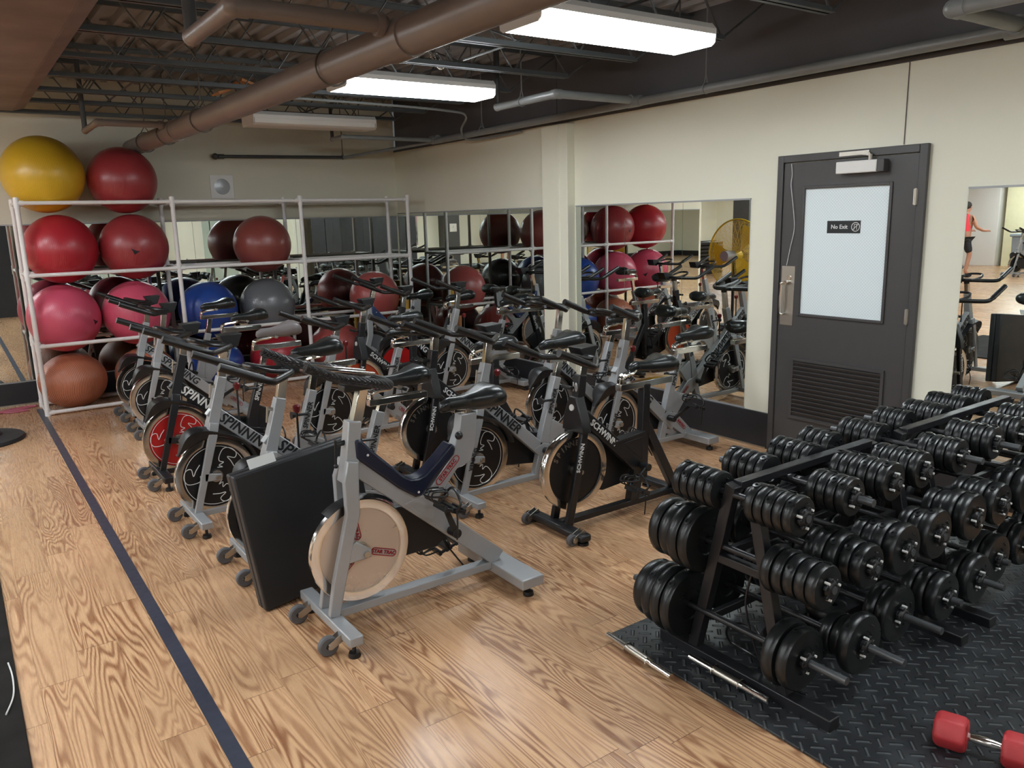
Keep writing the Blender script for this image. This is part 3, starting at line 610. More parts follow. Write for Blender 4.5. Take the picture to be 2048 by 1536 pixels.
def saddle(b, x, z, m='vinyl', tilt=0.0, yaw=0.0):
    # x = nose, z = top
    secs = [(0.0, 0.006, 0.004, -0.012), (0.008, 0.020, 0.016, -0.006), (0.04, 0.026, 0.022, 0.0), (0.10, 0.032, 0.025, 0.0), (0.15, 0.050, 0.030, 0.0), (0.195, 0.085, 0.036, 0.006), (0.235, 0.105, 0.038, 0.010), (0.262, 0.098, 0.034, 0.006), (0.278, 0.070, 0.024, -0.004), (0.284, 0.03, 0.01, -0.012)]
    m_ = MB(); sg = 20; vs = []
    for sx, hw, hh, dz in secs:
        for j in range(sg):
            a = 2 * PI * j / sg; ca, sa = math.cos(a), math.sin(a)
            yy = hw * (abs(ca) ** 0.8) * (1 if ca > 0 else -1); zz = hh * (abs(sa) ** 0.9) * (1 if sa > 0 else -1.25)
            if sa > 0 and hw > 0.03: zz -= 0.006 * math.exp(-(yy / 0.02) ** 2)
            vs.append((sx, yy, zz + dz - 0.035))
    fs = [tuple(range(sg)), tuple(reversed(range((len(secs) - 1) * sg, len(secs) * sg)))]
    for i in range(len(secs) - 1):
        for j in range(sg): k = (j + 1) % sg; fs.append((i * sg + j, i * sg + k, (i + 1) * sg + k, (i + 1) * sg + j))
    m_.add(vs, fs, Matrix.Translation((x, 0, z)) @ Matrix.Rotation(tilt, 4, 'Y') @ Matrix.Diagonal((1.12, 1.06, 1.28, 1)))
    o = m_.build('saddle', m, b, smooth=60)
    k = MB(); [k.tube(smooth_path([(x + 0.03, s * 0.008, z - 0.05), (x + 0.10, s * 0.022, z - 0.075), (x + 0.19, s * 0.022, z - 0.075), (x + 0.25, s * 0.03, z - 0.05)]), 0.0035, 6) for s in (-1, 1)]
    k.tube([(x + 0.14, -0.03, z - 0.078), (x + 0.14, 0.03, z - 0.078)], 0.014, 12); k.build('saddle_rails', 'brushed', o)
    return o
def pedal(parent, x, y, z, ang=0.0):
    R = Matrix.Translation((x, y, z)) @ Matrix.Rotation(ang, 4, 'Y') @ Matrix.Scale(1.18, 4); m = MB()
    def B(c, d):
        m.box((0, 0, 0), d, None) if False else m.add([tuple(v) for v in MB().box(c, d).v], MB().box(c, d).f, R)
    B((0, 0, 0), (0.03, 0.09, 0.02)); B((-0.04, 0, 0), (0.012, 0.085, 0.022)); B((0.04, 0, 0), (0.012, 0.085, 0.022)); B((0, -0.04, 0), (0.08, 0.008, 0.012)); B((0, 0.04, 0), (0.08, 0.008, 0.012))
    o = m.build('pedal', 'black', parent, bevel=0.002)
    c = MB(); P = lambda a, b2, cc: R @ Vector((a, b2, cc))
    for yy in (-0.035, 0.0, 0.035): c.tube(smooth_path([P(-0.04, yy, 0.01), P(-0.095, yy * 0.8, 0.02), P(-0.10, yy * 0.7, 0.05), P(-0.05, yy * 0.9, 0.062)], 4), 0.004, 6)
    c.tube(smooth_path([P(-0.05, -0.04, 0.05), P(-0.10, -0.03, 0.035), P(-0.112, 0, 0.03), P(-0.10, 0.03, 0.035), P(-0.05, 0.04, 0.05), P(-0.045, 0.0, 0.066)], 4, True), 0.005, 6, closed=True)
    c.tube(smooth_path([P(0, -0.045, 0.0), P(0.0, -0.06, 0.035), P(-0.01, 0, 0.075), P(0, 0.055, 0.03), P(0, 0.045, 0)], 5), 0.006, 6)
    c.tube(smooth_path([P(0, -0.05, 0.0), P(0.01, -0.06, -0.04), P(0.03, -0.055, -0.10)], 4), 0.004, 6)
    c.build('toe_cage', 'grip', o)
def crankset(b, x, z, ang):
    for s in (-1, 1):
        a = ang + (0 if s < 0 else PI); L = 0.17; ex, ez = x + L * math.cos(a), z + L * math.sin(a)
        o = MB().beams([(x, s * 0.085, z), (x + 0.02 * math.cos(a), s * 0.09, z + 0.02 * math.sin(a)), (ex, s * 0.105, ez)], [0.012] * 3, [0.03, 0.028, 0.022]).tube([(x, s * 0.04, z), (x, s * 0.10, z)], 0.022, 16).build('crank_arm', 'black', b, bevel=0.002)
        pedal(o, ex, s * 0.155, ez, 0.35 if s < 0 else -0.3)
def bars(b, x, z, kind, m='grip'):
    if kind in ('loop', 'wave'):
        main = MB()
        for s in (-1, 1):
            main.tube(smooth_path([(x + 0.05, 0, z), (x + 0.05, s * 0.045, z), (x + 0.03, s * 0.085, z - 0.001), (x - 0.075, s * 0.195, z - 0.006), (x - 0.105, s * 0.225, z), (x - 0.14, s * 0.234, z + 0.014), (x - 0.235, s * 0.235, z + 0.055), (x - 0.335, s * 0.235, z + 0.098)], 5), 0.0175, 12)
        o = main.build('handlebar', m, b)
        for s in (-1, 1): MB().tube([(x - 0.15, s * 0.2345, z + 0.018), (x - 0.338, s * 0.2355, z + 0.099)], 0.0205, 12).build('grip', 'grip', o)
        k = MB()
        if kind == 'loop': k.tube(smooth_path([(x + 0.045, -0.05, z + 0.002), (x - 0.05, -0.085, z + 0.02), (x - 0.13, -0.065, z + 0.045), (x - 0.155, 0, z + 0.05), (x - 0.13, 0.065, z + 0.045), (x - 0.05, 0.085, z + 0.02), (x + 0.045, 0.05, z + 0.002)], 5), 0.011, 8)
        else: k.tube(smooth_path([(x - 0.10, -0.225, z + 0.014), (x - 0.20, -0.15, z + 0.04), (x - 0.10, -0.085, z + 0.01), (x + 0.02, -0.05, z), (x - 0.10, -0.01, z + 0.02), (x - 0.22, 0.03, z + 0.05), (x - 0.12, 0.07, z + 0.015), (x - 0.02, 0.10, z), (x - 0.14, 0.15, z + 0.03), (x - 0.12, 0.225, z + 0.018)], 6), 0.015, 8); k.tube(smooth_path([(x + 0.05, -0.09, z), (x - 0.16, -0.13, z + 0.01), (x - 0.20, -0.09, z + 0.02), (x - 0.02, -0.03, z)], 5), 0.012, 8); k.tube(smooth_path([(x + 0.05, 0.09, z), (x - 0.16, 0.13, z + 0.01), (x - 0.20, 0.09, z + 0.02), (x - 0.02, 0.03, z)], 5), 0.012, 8)
        k.build('aero_bar', m, o)
        if kind == 'loop': MB().prism([(x + 0.02, z + 0.05), (x + 0.15, z + 0.055), (x + 0.12, z - 0.02), (x + 0.06, z - 0.03)], 0.03, 0.14).build('bottle_holder', 'black', o, bevel=0.004)
    elif kind == 'braid':
        main = MB()
        for s in (-1, 1):
            main.tube(smooth_path([(x + 0.07, 0, z), (x + 0.07, s * 0.10, z), (x + 0.045, s * 0.18, z + 0.004), (x - 0.04, s * 0.22, z + 0.03), (x - 0.14, s * 0.20, z + 0.055), (x - 0.22, s * 0.23, z + 0.085), (x - 0.31, s * 0.24, z + 0.13)], 6), 0.019, 14)
        o = main.build('handlebar', 'braid', b)
        k = MB(); k.beam((x + 0.05, -0.04, z + 0.03), (x - 0.20, -0.05, z + 0.085), 0.03, 0.012); k.beam((x + 0.05, 0.05, z + 0.03), (x - 0.20, 0.05, z + 0.085), 0.03, 0.012); k.build('aero_bar', 'chrome', o, bevel=0.003)
        MB().box((x + 0.0, 0, z - 0.02), (0.16, 0.07, 0.03)).build('bar_clamp', 'grip', o, bevel=0.006)
    MB().tube([(x + 0.03, 0, z - 0.035), (x + 0.03, 0, z + 0.012)], 0.024, 14).build('stem_clamp', 'black', b)
def stabs(b, fx, rx, m, fl, rl, shape='box', rw=0.11):
    o = MB().bb((fx - 0.03, -fl / 2, 0.058), (fx + 0.03, fl / 2, 0.098)).build('front_stabilizer', m, b, bevel=0.005)
    for s in (-1, 1): caster(o, fx - 0.08, s * 0.165); foot(o, fx, s * (fl / 2 - 0.035), 0.06)
    o = MB().bb((rx - rw / 2, -rl / 2, 0.05), (rx + rw / 2, rl / 2, 0.10)).build('rear_stabilizer', m, b, bevel=0.006)
    for s in (-1, 1): foot(o, rx, s * (rl / 2 - 0.04), 0.052)
def spinner(name_lab, x, y, rz=0.0, frame='silver', fwm='fwblack', logo='squiggle', bz=1.02, sx=0.80, sz=0.95, bar='loop', sad='vinyl', words=('SPINNING', 'SPINNER'), ang=-0.9, slider=True, knob=True, forktext=None):
    b = thing('exercise_bike', name_lab, 'exercise bike', (x, y, 0), rz, 'spin bikes in the three loose rows')
    ink = 'blackink' if frame == 'silver' else 'whiteink'
    stabs(b, 0.08, 0.94, frame, 0.50, 0.52)
    MB().beam((0.10, 0, 0.075), (0.90, 0, 0.078), 0.05, 0.034).build('base_rail', frame, b, bevel=0.003)
    f = MB()
    for s in (-1, 1): f.beams([(0.082, s * 0.047, 0.09), (0.15, s * 0.047, 0.33), (0.205, s * 0.047, 0.52), (0.225, s * 0.035, 0.60)], 0.022, [0.038, 0.042, 0.05, 0.055])
    f.beams([(0.205, 0, 0.53), (0.232, 0, 0.62), (0.30, 0, 0.855)], [0.085, 0.06, 0.052], [0.06, 0.062, 0.052])
    for s in (-1, 1): f.prism([(0.135, 0.27), (0.14, 0.32), (0.235, 0.30), (0.235, 0.262)], s * 0.045, s * 0.058)
    fo = f.build('fork', frame, b, bevel=0.004)
    if forktext: text(forktext, 'fork_lettering', ink, fo, (0.148, -0.0595, 0.30), (-0.07, 0, -0.24), (1, 0, -0.28), 0.026)
    t = MB(); t.beams([(0.215, 0, 0.675), (0.70, 0, 0.235), (0.78, 0, 0.175)], 0.05, [0.075, 0.078, 0.09]); t.prism([(0.70, 0.29), (0.62, 0.26), (0.86, 0.09), (0.98, 0.09), (0.80, 0.26)], -0.026, 0.026)
    t.beams([(0.70, 0, 0.25), (0.655, 0, 0.08)], 0.045, 0.055); t.beams([(0.70, 0, 0.22), (0.735, 0, 0.40), (0.83, 0, 0.70)], 0.05, [0.085, 0.06, 0.052]); t.prism([(0.73, 0.30), (0.77, 0.44), (0.90, 0.36), (0.80, 0.24)], -0.02, 0.02)
    mt = t.build('main_frame', frame, b, bevel=0.004)
    text(words[0], 'frame_lettering', ink, mt, (0.40, -0.0265, 0.508), (0.485, 0, -0.44), (0.44, 0, 0.485), 0.056, 0.02, 0.15)
    text(words[1], 'seat_tube_lettering', ink, mt, (0.783, -0.0265, 0.55), (0.095, 0, 0.30), (-0.30, 0, 0.095), 0.030, 0.02, 0.1)
    badge(mt, (0.84, -0.0275, 0.175), -44, 0.13, 0.028)
    flywheel(b, 0.21, 0.285, 0.225, fwm, logo)
    
    gs = MB(); n_ = 26; vs = []
    for i in range(n_ + 1):
        a = math.radians(15 + 128 * i / n_); e = 1.0 if i < 20 else max(0.12, math.cos((i - 20) / (n_ - 20) * PI / 2)); tk = 0.012 + 0.062 * math.exp(-((i - 20) / 5.0) ** 2)
        for rr, yy in ((0.236, -0.05 * e), (0.24 + tk * 0.8 * e, -0.062 * e), (0.246 + tk * e, 0.0), (0.24 + tk * 0.8 * e, 0.062 * e), (0.236, 0.05 * e)): vs.append((0.21 + rr * math.cos(a), yy, 0.285 + rr * math.sin(a)))
    gs.add(vs, [(i * 5 + j, i * 5 + (j + 1) % 5, (i + 1) * 5 + (j + 1) % 5, (i + 1) * 5 + j) for i in range(n_) for j in range(5)] + [(0, 1, 2, 3, 4), tuple(n_ * 5 + j for j in (4, 3, 2, 1, 0))])
    gs.build('flywheel_guard', 'black', b, smooth=60)
    MB().prism([(0.17, 0.36), (0.24, 0.41), (0.42, 0.42), (0.72, 0.34), (0.79, 0.27), (0.78, 0.19), (0.71, 0.14), (0.40, 0.18), (0.18, 0.21)], 0.048, 0.082).build('chain_guard', 'black', b, bevel=0.006)
    crankset(b, 0.70, 0.245, ang)
    MB().beams([(0.298, 0, 0.83), (0.325, 0, bz - 0.02)], 0.034, 0.044).build('handlebar_post', 'chrome', b, bevel=0.003)
    bars(b, 0.30, bz, bar)
    p = MB().beams([(0.815, 0, 0.65), (0.86, 0, sz - 0.15)], 0.032, 0.042).build('seat_post', 'chrome', b, bevel=0.003)
    sl = MB(); sl.bb((0.77, -0.022, sz - 0.165), (1.12, 0.022, sz - 0.128)); o = sl.build('seat_slider', 'chrome', b, bevel=0.003)
    g = MB(); [g.tube(smooth_path([(0.785, s * 0.012, sz - 0.13), (0.79, s * 0.012, sz - 0.10), (0.83, s * 0.012, sz - 0.088), (0.90, s * 0.012, sz - 0.082), (0.925, s * 0.012, sz - 0.055)], 5), 0.011, 8) for s in (-1, 1)]; g.build('seat_gooseneck', 'chrome', o)
    saddle(b, sx, sz, sad, -0.04)
    k = MB(); k.tube([(0.78, -0.03, 0.56), (0.70, -0.032, 0.565)], 0.008, 10); k.tube([(0.705, -0.032, 0.565), (0.675, -0.033, 0.567)], [0.012, 0.024], 12); k.build('seat_pin', 'black', b)
    k = MB(); k.tube([(0.30, 0, 0.80), (0.235, 0, 0.805)], 0.008, 10); k.tube([(0.235, -0.0, 0.82), (0.225, -0.0, 0.74)], 0.006, 8); k.build('bar_lever', 'brushed', b)
    if knob:
        kn = MB().lathe([(0, 0), (0.012, 0.0), (0.019, 0.015), (0.020, 0.033), (0.011, 0.042), (0, 0.042)], (0.38, 0, 0.765), 'z', 16).build('resistance_knob', 'redk', b)
        MB().tube([(0.375, 0, 0.52), (0.38, 0, 0.768)], 0.006, 8).build('knob_stem', 'black', kn)
    return b
def startrac(lab, x, y, rz=0.0, guard='navy', fwm='fwbeige', logo='beige', bz=1.06, sz=0.94, sx=0.655, bar='braid', ang=1.98):
    b = thing('exercise_bike', lab, 'exercise bike', (x, y, 0), rz, 'spin bikes in the three loose rows')
    stabs(b, 0.085, 0.945, 'silver', 0.54, 0.56, rw=0.12)
    MB().beam((0.10, 0, 0.085), (0.90, 0, 0.085), 0.055, 0.036).build('base_rail', 'silver', b, bevel=0.003)
    f = MB()
    for s in (-1, 1):
        f.beams([(0.083, s * 0.05, 0.095), (0.115, s * 0.05, 0.24), (0.165, s * 0.05, 0.42), (0.195, s * 0.05, 0.52), (0.197, s * 0.05, 0.66), (0.215, s * 0.038, 0.74)], 0.03, [0.045, 0.055, 0.055, 0.06, 0.065, 0.05])
        f.prism([(0.14, 0.31), (0.16, 0.38), (0.20, 0.40), (0.265, 0.35), (0.265, 0.315)], s * 0.05, s * 0.064)
    f.beams([(0.20, 0, 0.64), (0.222, 0, 0.74), (0.245, 0, 0.90)], [0.10, 0.066, 0.058], [0.055, 0.062, 0.058]); f.build('fork', 'silver', b, bevel=0.005)
    t = MB(); t.beams([(0.215, 0, 0.735), (0.93, 0, 0.11)], 0.055, 0.085); t.prism([(0.44, 0.50), (0.56, 0.52), (0.69, 0.66), (0.74, 0.78), (0.75, 0.845), (0.835, 0.845), (0.825, 0.70), (0.79, 0.62), (0.72, 0.60), (0.62, 0.49), (0.58, 0.38)], -0.028, 0.028)
    mt = t.build('main_frame', 'silver', b, bevel=0.005)
    MB().prism([(0.235, 0.825), (0.262, 0.822), (0.31, 0.765), (0.40, 0.675), (0.45, 0.625), (0.48, 0.607), (0.515, 0.602), (0.55, 0.612), (0.62, 0.665), (0.69, 0.727), (0.712, 0.70), (0.70, 0.67), (0.60, 0.588), (0.556, 0.54), (0.527, 0.517), (0.50, 0.517), (0.42, 0.575), (0.236, 0.745)], -0.040, 0.040).build('frame_cover', guard, b, bevel=0.010)
    badge(mt, (0.668, -0.0295, 0.605), 43, 0.16, 0.034)
    k = MB(); k.tube([(0.512, -0.043, 0.54), (0.512, -0.039, 0.54)], 0.0055, 8).build('cover_screw', 'whiteink', b); MB().tube([(0.285, -0.043, 0.752), (0.285, -0.039, 0.752)], 0.0055, 8).build('cover_screw', 'whiteink', b)
    flywheel(b, 0.24, 0.335, 0.225, fwm, logo)
    MB().lathe([(0.235, -0.04), (0.245, 0.0), (0.235, 0.04), (0.231, 0.0), (0.235, -0.04)], (0.24, 0, 0.335), 'y', 20, math.radians(50), math.radians(128)).build('flywheel_guard', 'black', b)
    MB().prism([(0.20, 0.40), (0.27, 0.44), (0.46, 0.46), (0.66, 0.40), (0.72, 0.34), (0.71, 0.27), (0.64, 0.22), (0.42, 0.22), (0.22, 0.27)], 0.05, 0.088).build('chain_guard', 'black', b, bevel=0.006)
    crankset(b, 0.665, 0.325, ang)
    MB().beams([(0.25, 0, 0.86), (0.30, 0, bz - 0.02)], 0.042, 0.042).build('handlebar_post', 'chrome', b, bevel=0.003)
    bars(b, 0.285, bz, bar)
    MB().tube([(0.785, 0, 0.83), (0.79, 0, sz - 0.07)], 0.019, 16).bb((0.72, -0.022, sz - 0.085), (0.85, 0.022, sz - 0.06)).build('seat_post', 'chrome', b, bevel=0.002)
    saddle(b, sx, sz, 'vinyl', -0.03)
    k = MB(); k.tube([(0.235, -0.0, 0.815), (0.165, -0.0, 0.81)], 0.011, 12); k.tube([(0.165, 0, 0.83), (0.16, 0, 0.725)], 0.0055, 8); k.sphere((0.16, 0, 0.72), 0.010, 10, 6); k.build('bar_lever', 'black', b)
    MB().tube([(0.74, -0.03, 0.76), (0.70, -0.08, 0.77)], 0.010, 10).sphere((0.70, -0.085, 0.77), 0.018, 12, 8).build('seat_pin', 'black', b)
    return b
def schwinn(lab, x, y, rz=0.0, fwm='fwblack', bz=1.0, sx=0.52, sz=0.92, num=None, bar='loop', ang=0.6, logo='curve'):
    b = thing('exercise_bike', lab, 'exercise bike', (x, y, 0), rz, 'spin bikes in the three loose rows')
    for fx, L, n in ((0.10, 0.50, 'front_stabilizer'), (1.02, 0.54, 'rear_stabilizer')):
        o = MB().bb((fx - 0.035, -L / 2, 0.02), (fx + 0.035, L / 2, 0.06)).build(n, 'blackp', b, bevel=0.012)
        if fx < 0.5:
            for s in (-1, 1): caster(o, fx - 0.06, s * 0.20, 0.032)
        for s in (-1, 1): MB().lathe([(0, 0), (0.03, 0), (0.03, 0.012), (0.012, 0.02), (0, 0.02)], (fx, s * (L / 2 - 0.03), 0), 'z', 14).build('levelling_foot', 'grip', o)
    MB().beam((0.12, 0, 0.048), (1.0, 0, 0.048), 0.05, 0.034).build('base_rail', 'blackp', b, bevel=0.004)
    f = MB(); [f.beams([(0.13, s * 0.062, 0.05), (0.19, s * 0.062, 0.30), (0.245, s * 0.062, 0.56)], 0.03, 0.046) for s in (-1, 1)]
    f.prism([(0.09, 0.55), (-0.09, 0.55), (-0.08, 0.62), (-0.03, 0.745), (0.03, 0.745), (0.08, 0.62)], 0.215, 0.275, 'yz'); f.beams([(0.25, 0, 0.68), (0.275, 0, 0.86)], 0.055, 0.055)
    fo = f.build('fork', 'blackp', b, bevel=0.006)
    MB().tube([(0.216, 0, 0.685), (0.209, 0, 0.686)], 0.018, 18).build('fork_medallion', 'whiteink', fo)
    text('SCHWINN', 'fork_lettering', 'whiteink', fo, (0.207, -0.079, 0.42), (0.06, 0, 0.25), (-0.25, 0, 0.06), 0.024)
    if num: text(num, 'bike_number', 'whiteink', fo, (0.229, -0.006, 0.795), (0, -1, 0), (0, 0, 1), 0.05, 0.01, 0, 0.62)
    t = MB(); t.beams([(0.25, 0, 0.66), (0.70, 0, 0.26), (0.66, 0, 0.055)], 0.05, [0.07, 0.08, 0.07]); t.beams([(0.735, 0, 0.18), (0.745, 0, 0.44), (0.755, 0, 0.72)], 0.05, 0.055); t.beams([(0.75, 0, 0.52), (1.02, 0, 0.05)], 0.045, 0.055); t.prism([(0.50, 0.42), (0.76, 0.44), (0.76, 0.25), (0.66, 0.26)], -0.022, 0.022); t.prism([(0.48, 0.425), (0.49, 0.445), (0.74, 0.47), (0.74, 0.44)], -0.03, 0.03)
    mt = t.build('main_frame', 'blackp', b, bevel=0.005)
    text('SCHWINN', 'frame_lettering', 'whiteink', mt, (0.42, -0.0265, 0.51), (0.45, 0, -0.40), (0.40, 0, 0.45), 0.036, 0.02)
    flywheel(b, 0.22, 0.335, 0.225, fwm, logo, 0.045)
    MB().prism([(0.17, 0.40), (0.22, 0.44), (0.52, 0.43), (0.80, 0.35), (0.84, 0.25), (0.78, 0.15), (0.50, 0.13), (0.20, 0.24)], 0.075, 0.11).build('chain_guard', 'black', b, bevel=0.006)
    crankset(b, 0.70, 0.27, ang)
    MB().beams([(0.272, 0, 0.80), (0.295, 0, bz - 0.02)], 0.036, 0.046).build('handlebar_post', 'whiteink' if False else 'chrome', b, bevel=0.003)
    bars(b, 0.28, bz, bar)
    MB().lathe([(0.034, 0.0), (0.036, 0.04), (0.028, 0.045), (0.0, 0.045)], (0.755, 0, 0.70), 'z', 14).build('seat_collar', 'black', b)
    MB().beams([(0.755, 0, 0.68), (0.76, 0, sz - 0.16)], 0.032, 0.042).build('seat_post', 'chrome', b, bevel=0.003)
    o = MB().bb((0.55, -0.024, sz - 0.175), (0.96, 0.024, sz - 0.135)).build('seat_slider', 'chrome', b, bevel=0.003)
    g = MB(); [g.tube(smooth_path([(0.57, s * 0.012, sz - 0.15), (0.575, s * 0.012, sz - 0.10), (0.62, s * 0.012, sz - 0.085), (0.66, s * 0.012, sz - 0.08), (0.68, s * 0.012, sz - 0.05)], 5), 0.012, 8) for s in (-1, 1)]; g.build('seat_gooseneck', 'chrome', o)
    saddle(b, sx, sz, 'vinyl', 0.05)
    k = MB(); k.tube([(0.25, 0, 0.79), (0.19, 0, 0.80)], 0.007); k.tube([(0.19, -0.03, 0.80), (0.19, 0.05, 0.80)], 0.011); k.build('bar_lever', 'black', b)
    return b
# left row, from the ball rack towards the camera
spinner('silver spin bike at the back of the left row, nearest the ball rack', -3.60, -1.36, frame='silver', bz=1.03, sx=0.78, sz=1.0, ang=2.2)
spinner('silver spin bike second from the ball rack in the left row', -3.62, -2.10, frame='silver', bz=1.02, sx=0.86, sz=0.95, ang=0.5)
spinner('black spin bike with a red flywheel and grey saddle in the left row', -3.80, -3.55, frame='blackp', fwm='fwred', sad='greysad', bz=1.0, sx=0.80, sz=0.99, ang=-0.3, knob=False)
spinner('silver spin bike lettered SPINNING, in front of the red flywheel one, left row', -3.82, -4.54, bz=1.03, sx=0.71, sz=0.985, ang=1.0)
spinner('silver spin bike behind the leaning black gym mat', -3.755, -5.33, bz=0.985, sx=0.81, sz=0.90, ang=-2.4)
startrac('silver spin bike with a beige flywheel and braided bars, nearest the camera', -3.686, -6.17)
# middle row
schwinn('black spin bike with an orange flywheel at the back of the middle row', -2.18, -2.93, fwm='fworange', bz=1.0, num=None, ang=1.2, logo='plain')
spinner('silver spin bike in the middle row, just in front of the orange-flywheel one', -2.67, -3.46, bz=0.94, sx=0.72, sz=0.87, ang=1.4)
schwinn('black spin bike with black flywheel, between the two silver ones of the middle row', -2.45, -4.62, bz=0.99, sx=0.60, sz=0.90, ang=-1.0, bar='wave')
spinner('silver spin bike with SPINNER on its main tube, left of black bike 10', -2.47, -5.24, bz=1.02, sx=0.70, sz=0.96, words=('SPINNER', 'SPINNER'), bar='loop', ang=-1.35, forktext='SPINNER')
schwinn('black spin bike number 10 with chrome-rimmed flywheel, beside the dumbbell racks', -2.275, -5.91, bz=0.945, sx=0.64, sz=0.90, num='10', ang=-2.6)
# right row, along the mirror wall
startrac('silver spin bike with blue frame cover at the back of the right row', -1.34, -1.40, guard='blue', fwm='fwgrey', logo='plain', bar='loop', bz=1.05, sz=0.93, ang=0.4)
spinner('black spin bike with a plain bright red flywheel in the right row', -1.36, -2.06, frame='blackp', fwm='fwred', logo='plain', bz=1.0, sz=0.95, ang=2.0)
spinner('silver spin bike third from the back of the right row, by the far mirror', -1.075, -2.62, bz=1.05, sz=0.92, ang=-0.6, bar='loop')
spinner('silver wavy-barred spin bike second from the near end of the right row', -1.27, -4.42, bz=1.03, sz=0.92, bar='wave', ang=1.9)
spinner('silver spin bike with wavy bars at the near end of the right row', -1.28, -5.17, bz=1.03, sz=0.86, bar='wave', words=('SPINNING', 'SPINNER'), ang=0.5, forktext='SPINNER')
#@@
# ================================================================= BALL RACK
RX = [-4.13, -2.83, -1.54, -0.26]; RZ = [0.028, 0.65, 1.295, 1.935]; FY, BY = -0.76, -0.25
t = thing('ball_rack', 'white PVC pipe rack holding the exercise balls against the back wall', 'rack', (-2.2, -0.45, 0)); ox, oy = -2.2, -0.45
for x in RX:
    for y in (FY, BY):
        if x in (RX[0], RX[3]) or True: MB().tube([(x - ox, y - oy, 0.0), (x - ox, y - oy, 1.985)], 0.021, 14).build('rack_post', 'pvc', t)
for z in RZ:
    for y in (FY, BY):
        MB().tube([(RX[0] - ox, y - oy, z), (RX[3] - ox, y - oy, z)], 0.0185, 12).build('rack_rail', 'pvc', t)
    for x in RX: MB().tube([(x - ox, FY - oy, z), (x - ox, BY - oy, z)], 0.0165, 12).build('rack_cross_rail', 'pvc', t)
for x in RX:
    for y in (FY, BY):
        for z in RZ:
            j = MB(); j.tube([(x - ox, y - oy, z - 0.045 if z > 0.1 else 0), (x - ox, y - oy, z + 0.045)], 0.0255, 14)
            if x > RX[0]: j.tube([(x - ox - 0.055, y - oy, z), (x - ox, y - oy, z)], 0.0235, 12)
            if x < RX[3]: j.tube([(x - ox + 0.055, y - oy, z), (x - ox, y - oy, z)], 0.0235, 12)
            j.build('pipe_fitting', 'pvc', t)
def exball(x, z_rail, R, m, lab, y=None, mark=None, rx=0.0, sq=1.0, grp='exercise balls on and under the rack'):
    half = (BY - FY) / 2; yc = (FY + BY) / 2 if y is None else y
    z = R * sq + 0.001 if z_rail is None else z_rail + math.sqrt((R + 0.0195) ** 2 - half ** 2)
    sx = 1.0
    b = MB().sphere((0, 0, 0), R, 48, 28, (1, 1, sq)).build('exercise_ball', BALLM[m], loc=(x, yc, z)); b.rotation_euler = (0, 0, 0.4); tag(b, lab, 'exercise ball', grp)
    if mark:
        # small dark printed triangle facing the room
        u = Vector(mark).normalized(); s1 = u.cross(Vector((0, 0, 1))).normalized(); s2 = s1.cross(u); k = MB()
        pts = [(-0.035, 0.0), (0.04, 0.028), (0.012, -0.03)]
        vs = []
        for a, c in pts:
            vs.append((u + s1 * a / R + s2 * c / R).normalized() * (R + 0.0008))
        vs.append(((vs[0] + vs[1] + vs[2]) / 3).normalized() * (R + 0.0025)); k.add(vs, [(0, 1, 3), (1, 2, 3), (2, 0, 3)])
        o = k.build('printed_mark', 'blackink'); o.parent = b; o.rotation_euler = b.rotation_euler.to_matrix().inverted().to_euler()
    return b
exball(-3.87, RZ[3], 0.345, 'yellow', 'big yellow exercise ball on top of the ball rack')
exball(-3.205, RZ[3], 0.312, 'red2', 'dark red exercise ball on top of the rack, next to the yellow one')
exball(-3.81, RZ[2], 0.318, 'red', 'bright red exercise ball at the left end of the upper shelf')
exball(-3.17, RZ[2], 0.315, 'red2', 'red exercise ball with a dark printed mark on the upper shelf', mark=(-0.15, -1, -0.12))
exball(-1.90, RZ[2], 0.300, 'brown', 'brownish red exercise ball alone in the middle bay of the upper shelf')
exball(-3.86, RZ[1], 0.318, 'pink', 'pink exercise ball at the left end of the lower shelf', mark=(0.75, -0.65, -0.12))
exball(-3.22, RZ[1], 0.315, 'pink', 'pink exercise ball behind the handlebars, second on the lower shelf')
exball(-2.53, RZ[1], 0.295, 'blue', 'blue exercise ball on the lower shelf')
exball(-1.90, RZ[1], 0.293, 'black', 'dark grey exercise ball on the lower shelf')
exball(-0.62, RZ[1], 0.292, 'rose', 'dusty rose exercise ball in the right bay of the lower shelf')
exball(-3.86, None, 0.30, 'orange', 'orange-brown ribbed exercise ball on the floor, left end of the rack', sq=0.88)
exball(-3.20, None, 0.29, 'orange', 'orange-brown exercise ball on the floor, half hidden by the rear bikes', sq=0.88)
exball(-2.50, None, 0.28, 'blue', 'blue exercise ball on the floor under the other blue one', sq=0.9)
exball(-1.85, None, 0.285, 'red', 'bright red exercise ball on the floor under the dark grey one', sq=0.9)
exball(-1.13, None, 0.315, 'rose', 'dusty rose exercise ball with a dark mark, on the floor of the right bay', mark=(-0.3, -1, 0.25), sq=0.9)
# foam rollers / rolled mats standing in the right bay
for i, (x, m, l) in enumerate(((-0.50, 'brown', 'tan rolled mat standing in the right bay of the ball rack'), (-0.32, 'tennis', 'mustard rolled mat standing at the right end post of the ball rack'))):
    tag(MB().tube([(x, -0.55 - 0.14 * i, 0.005), (x, -0.55 - 0.14 * i, 0.50 if i == 0 else 0.9)], 0.05, 18).build('rolled_mat', m), l, 'mat')

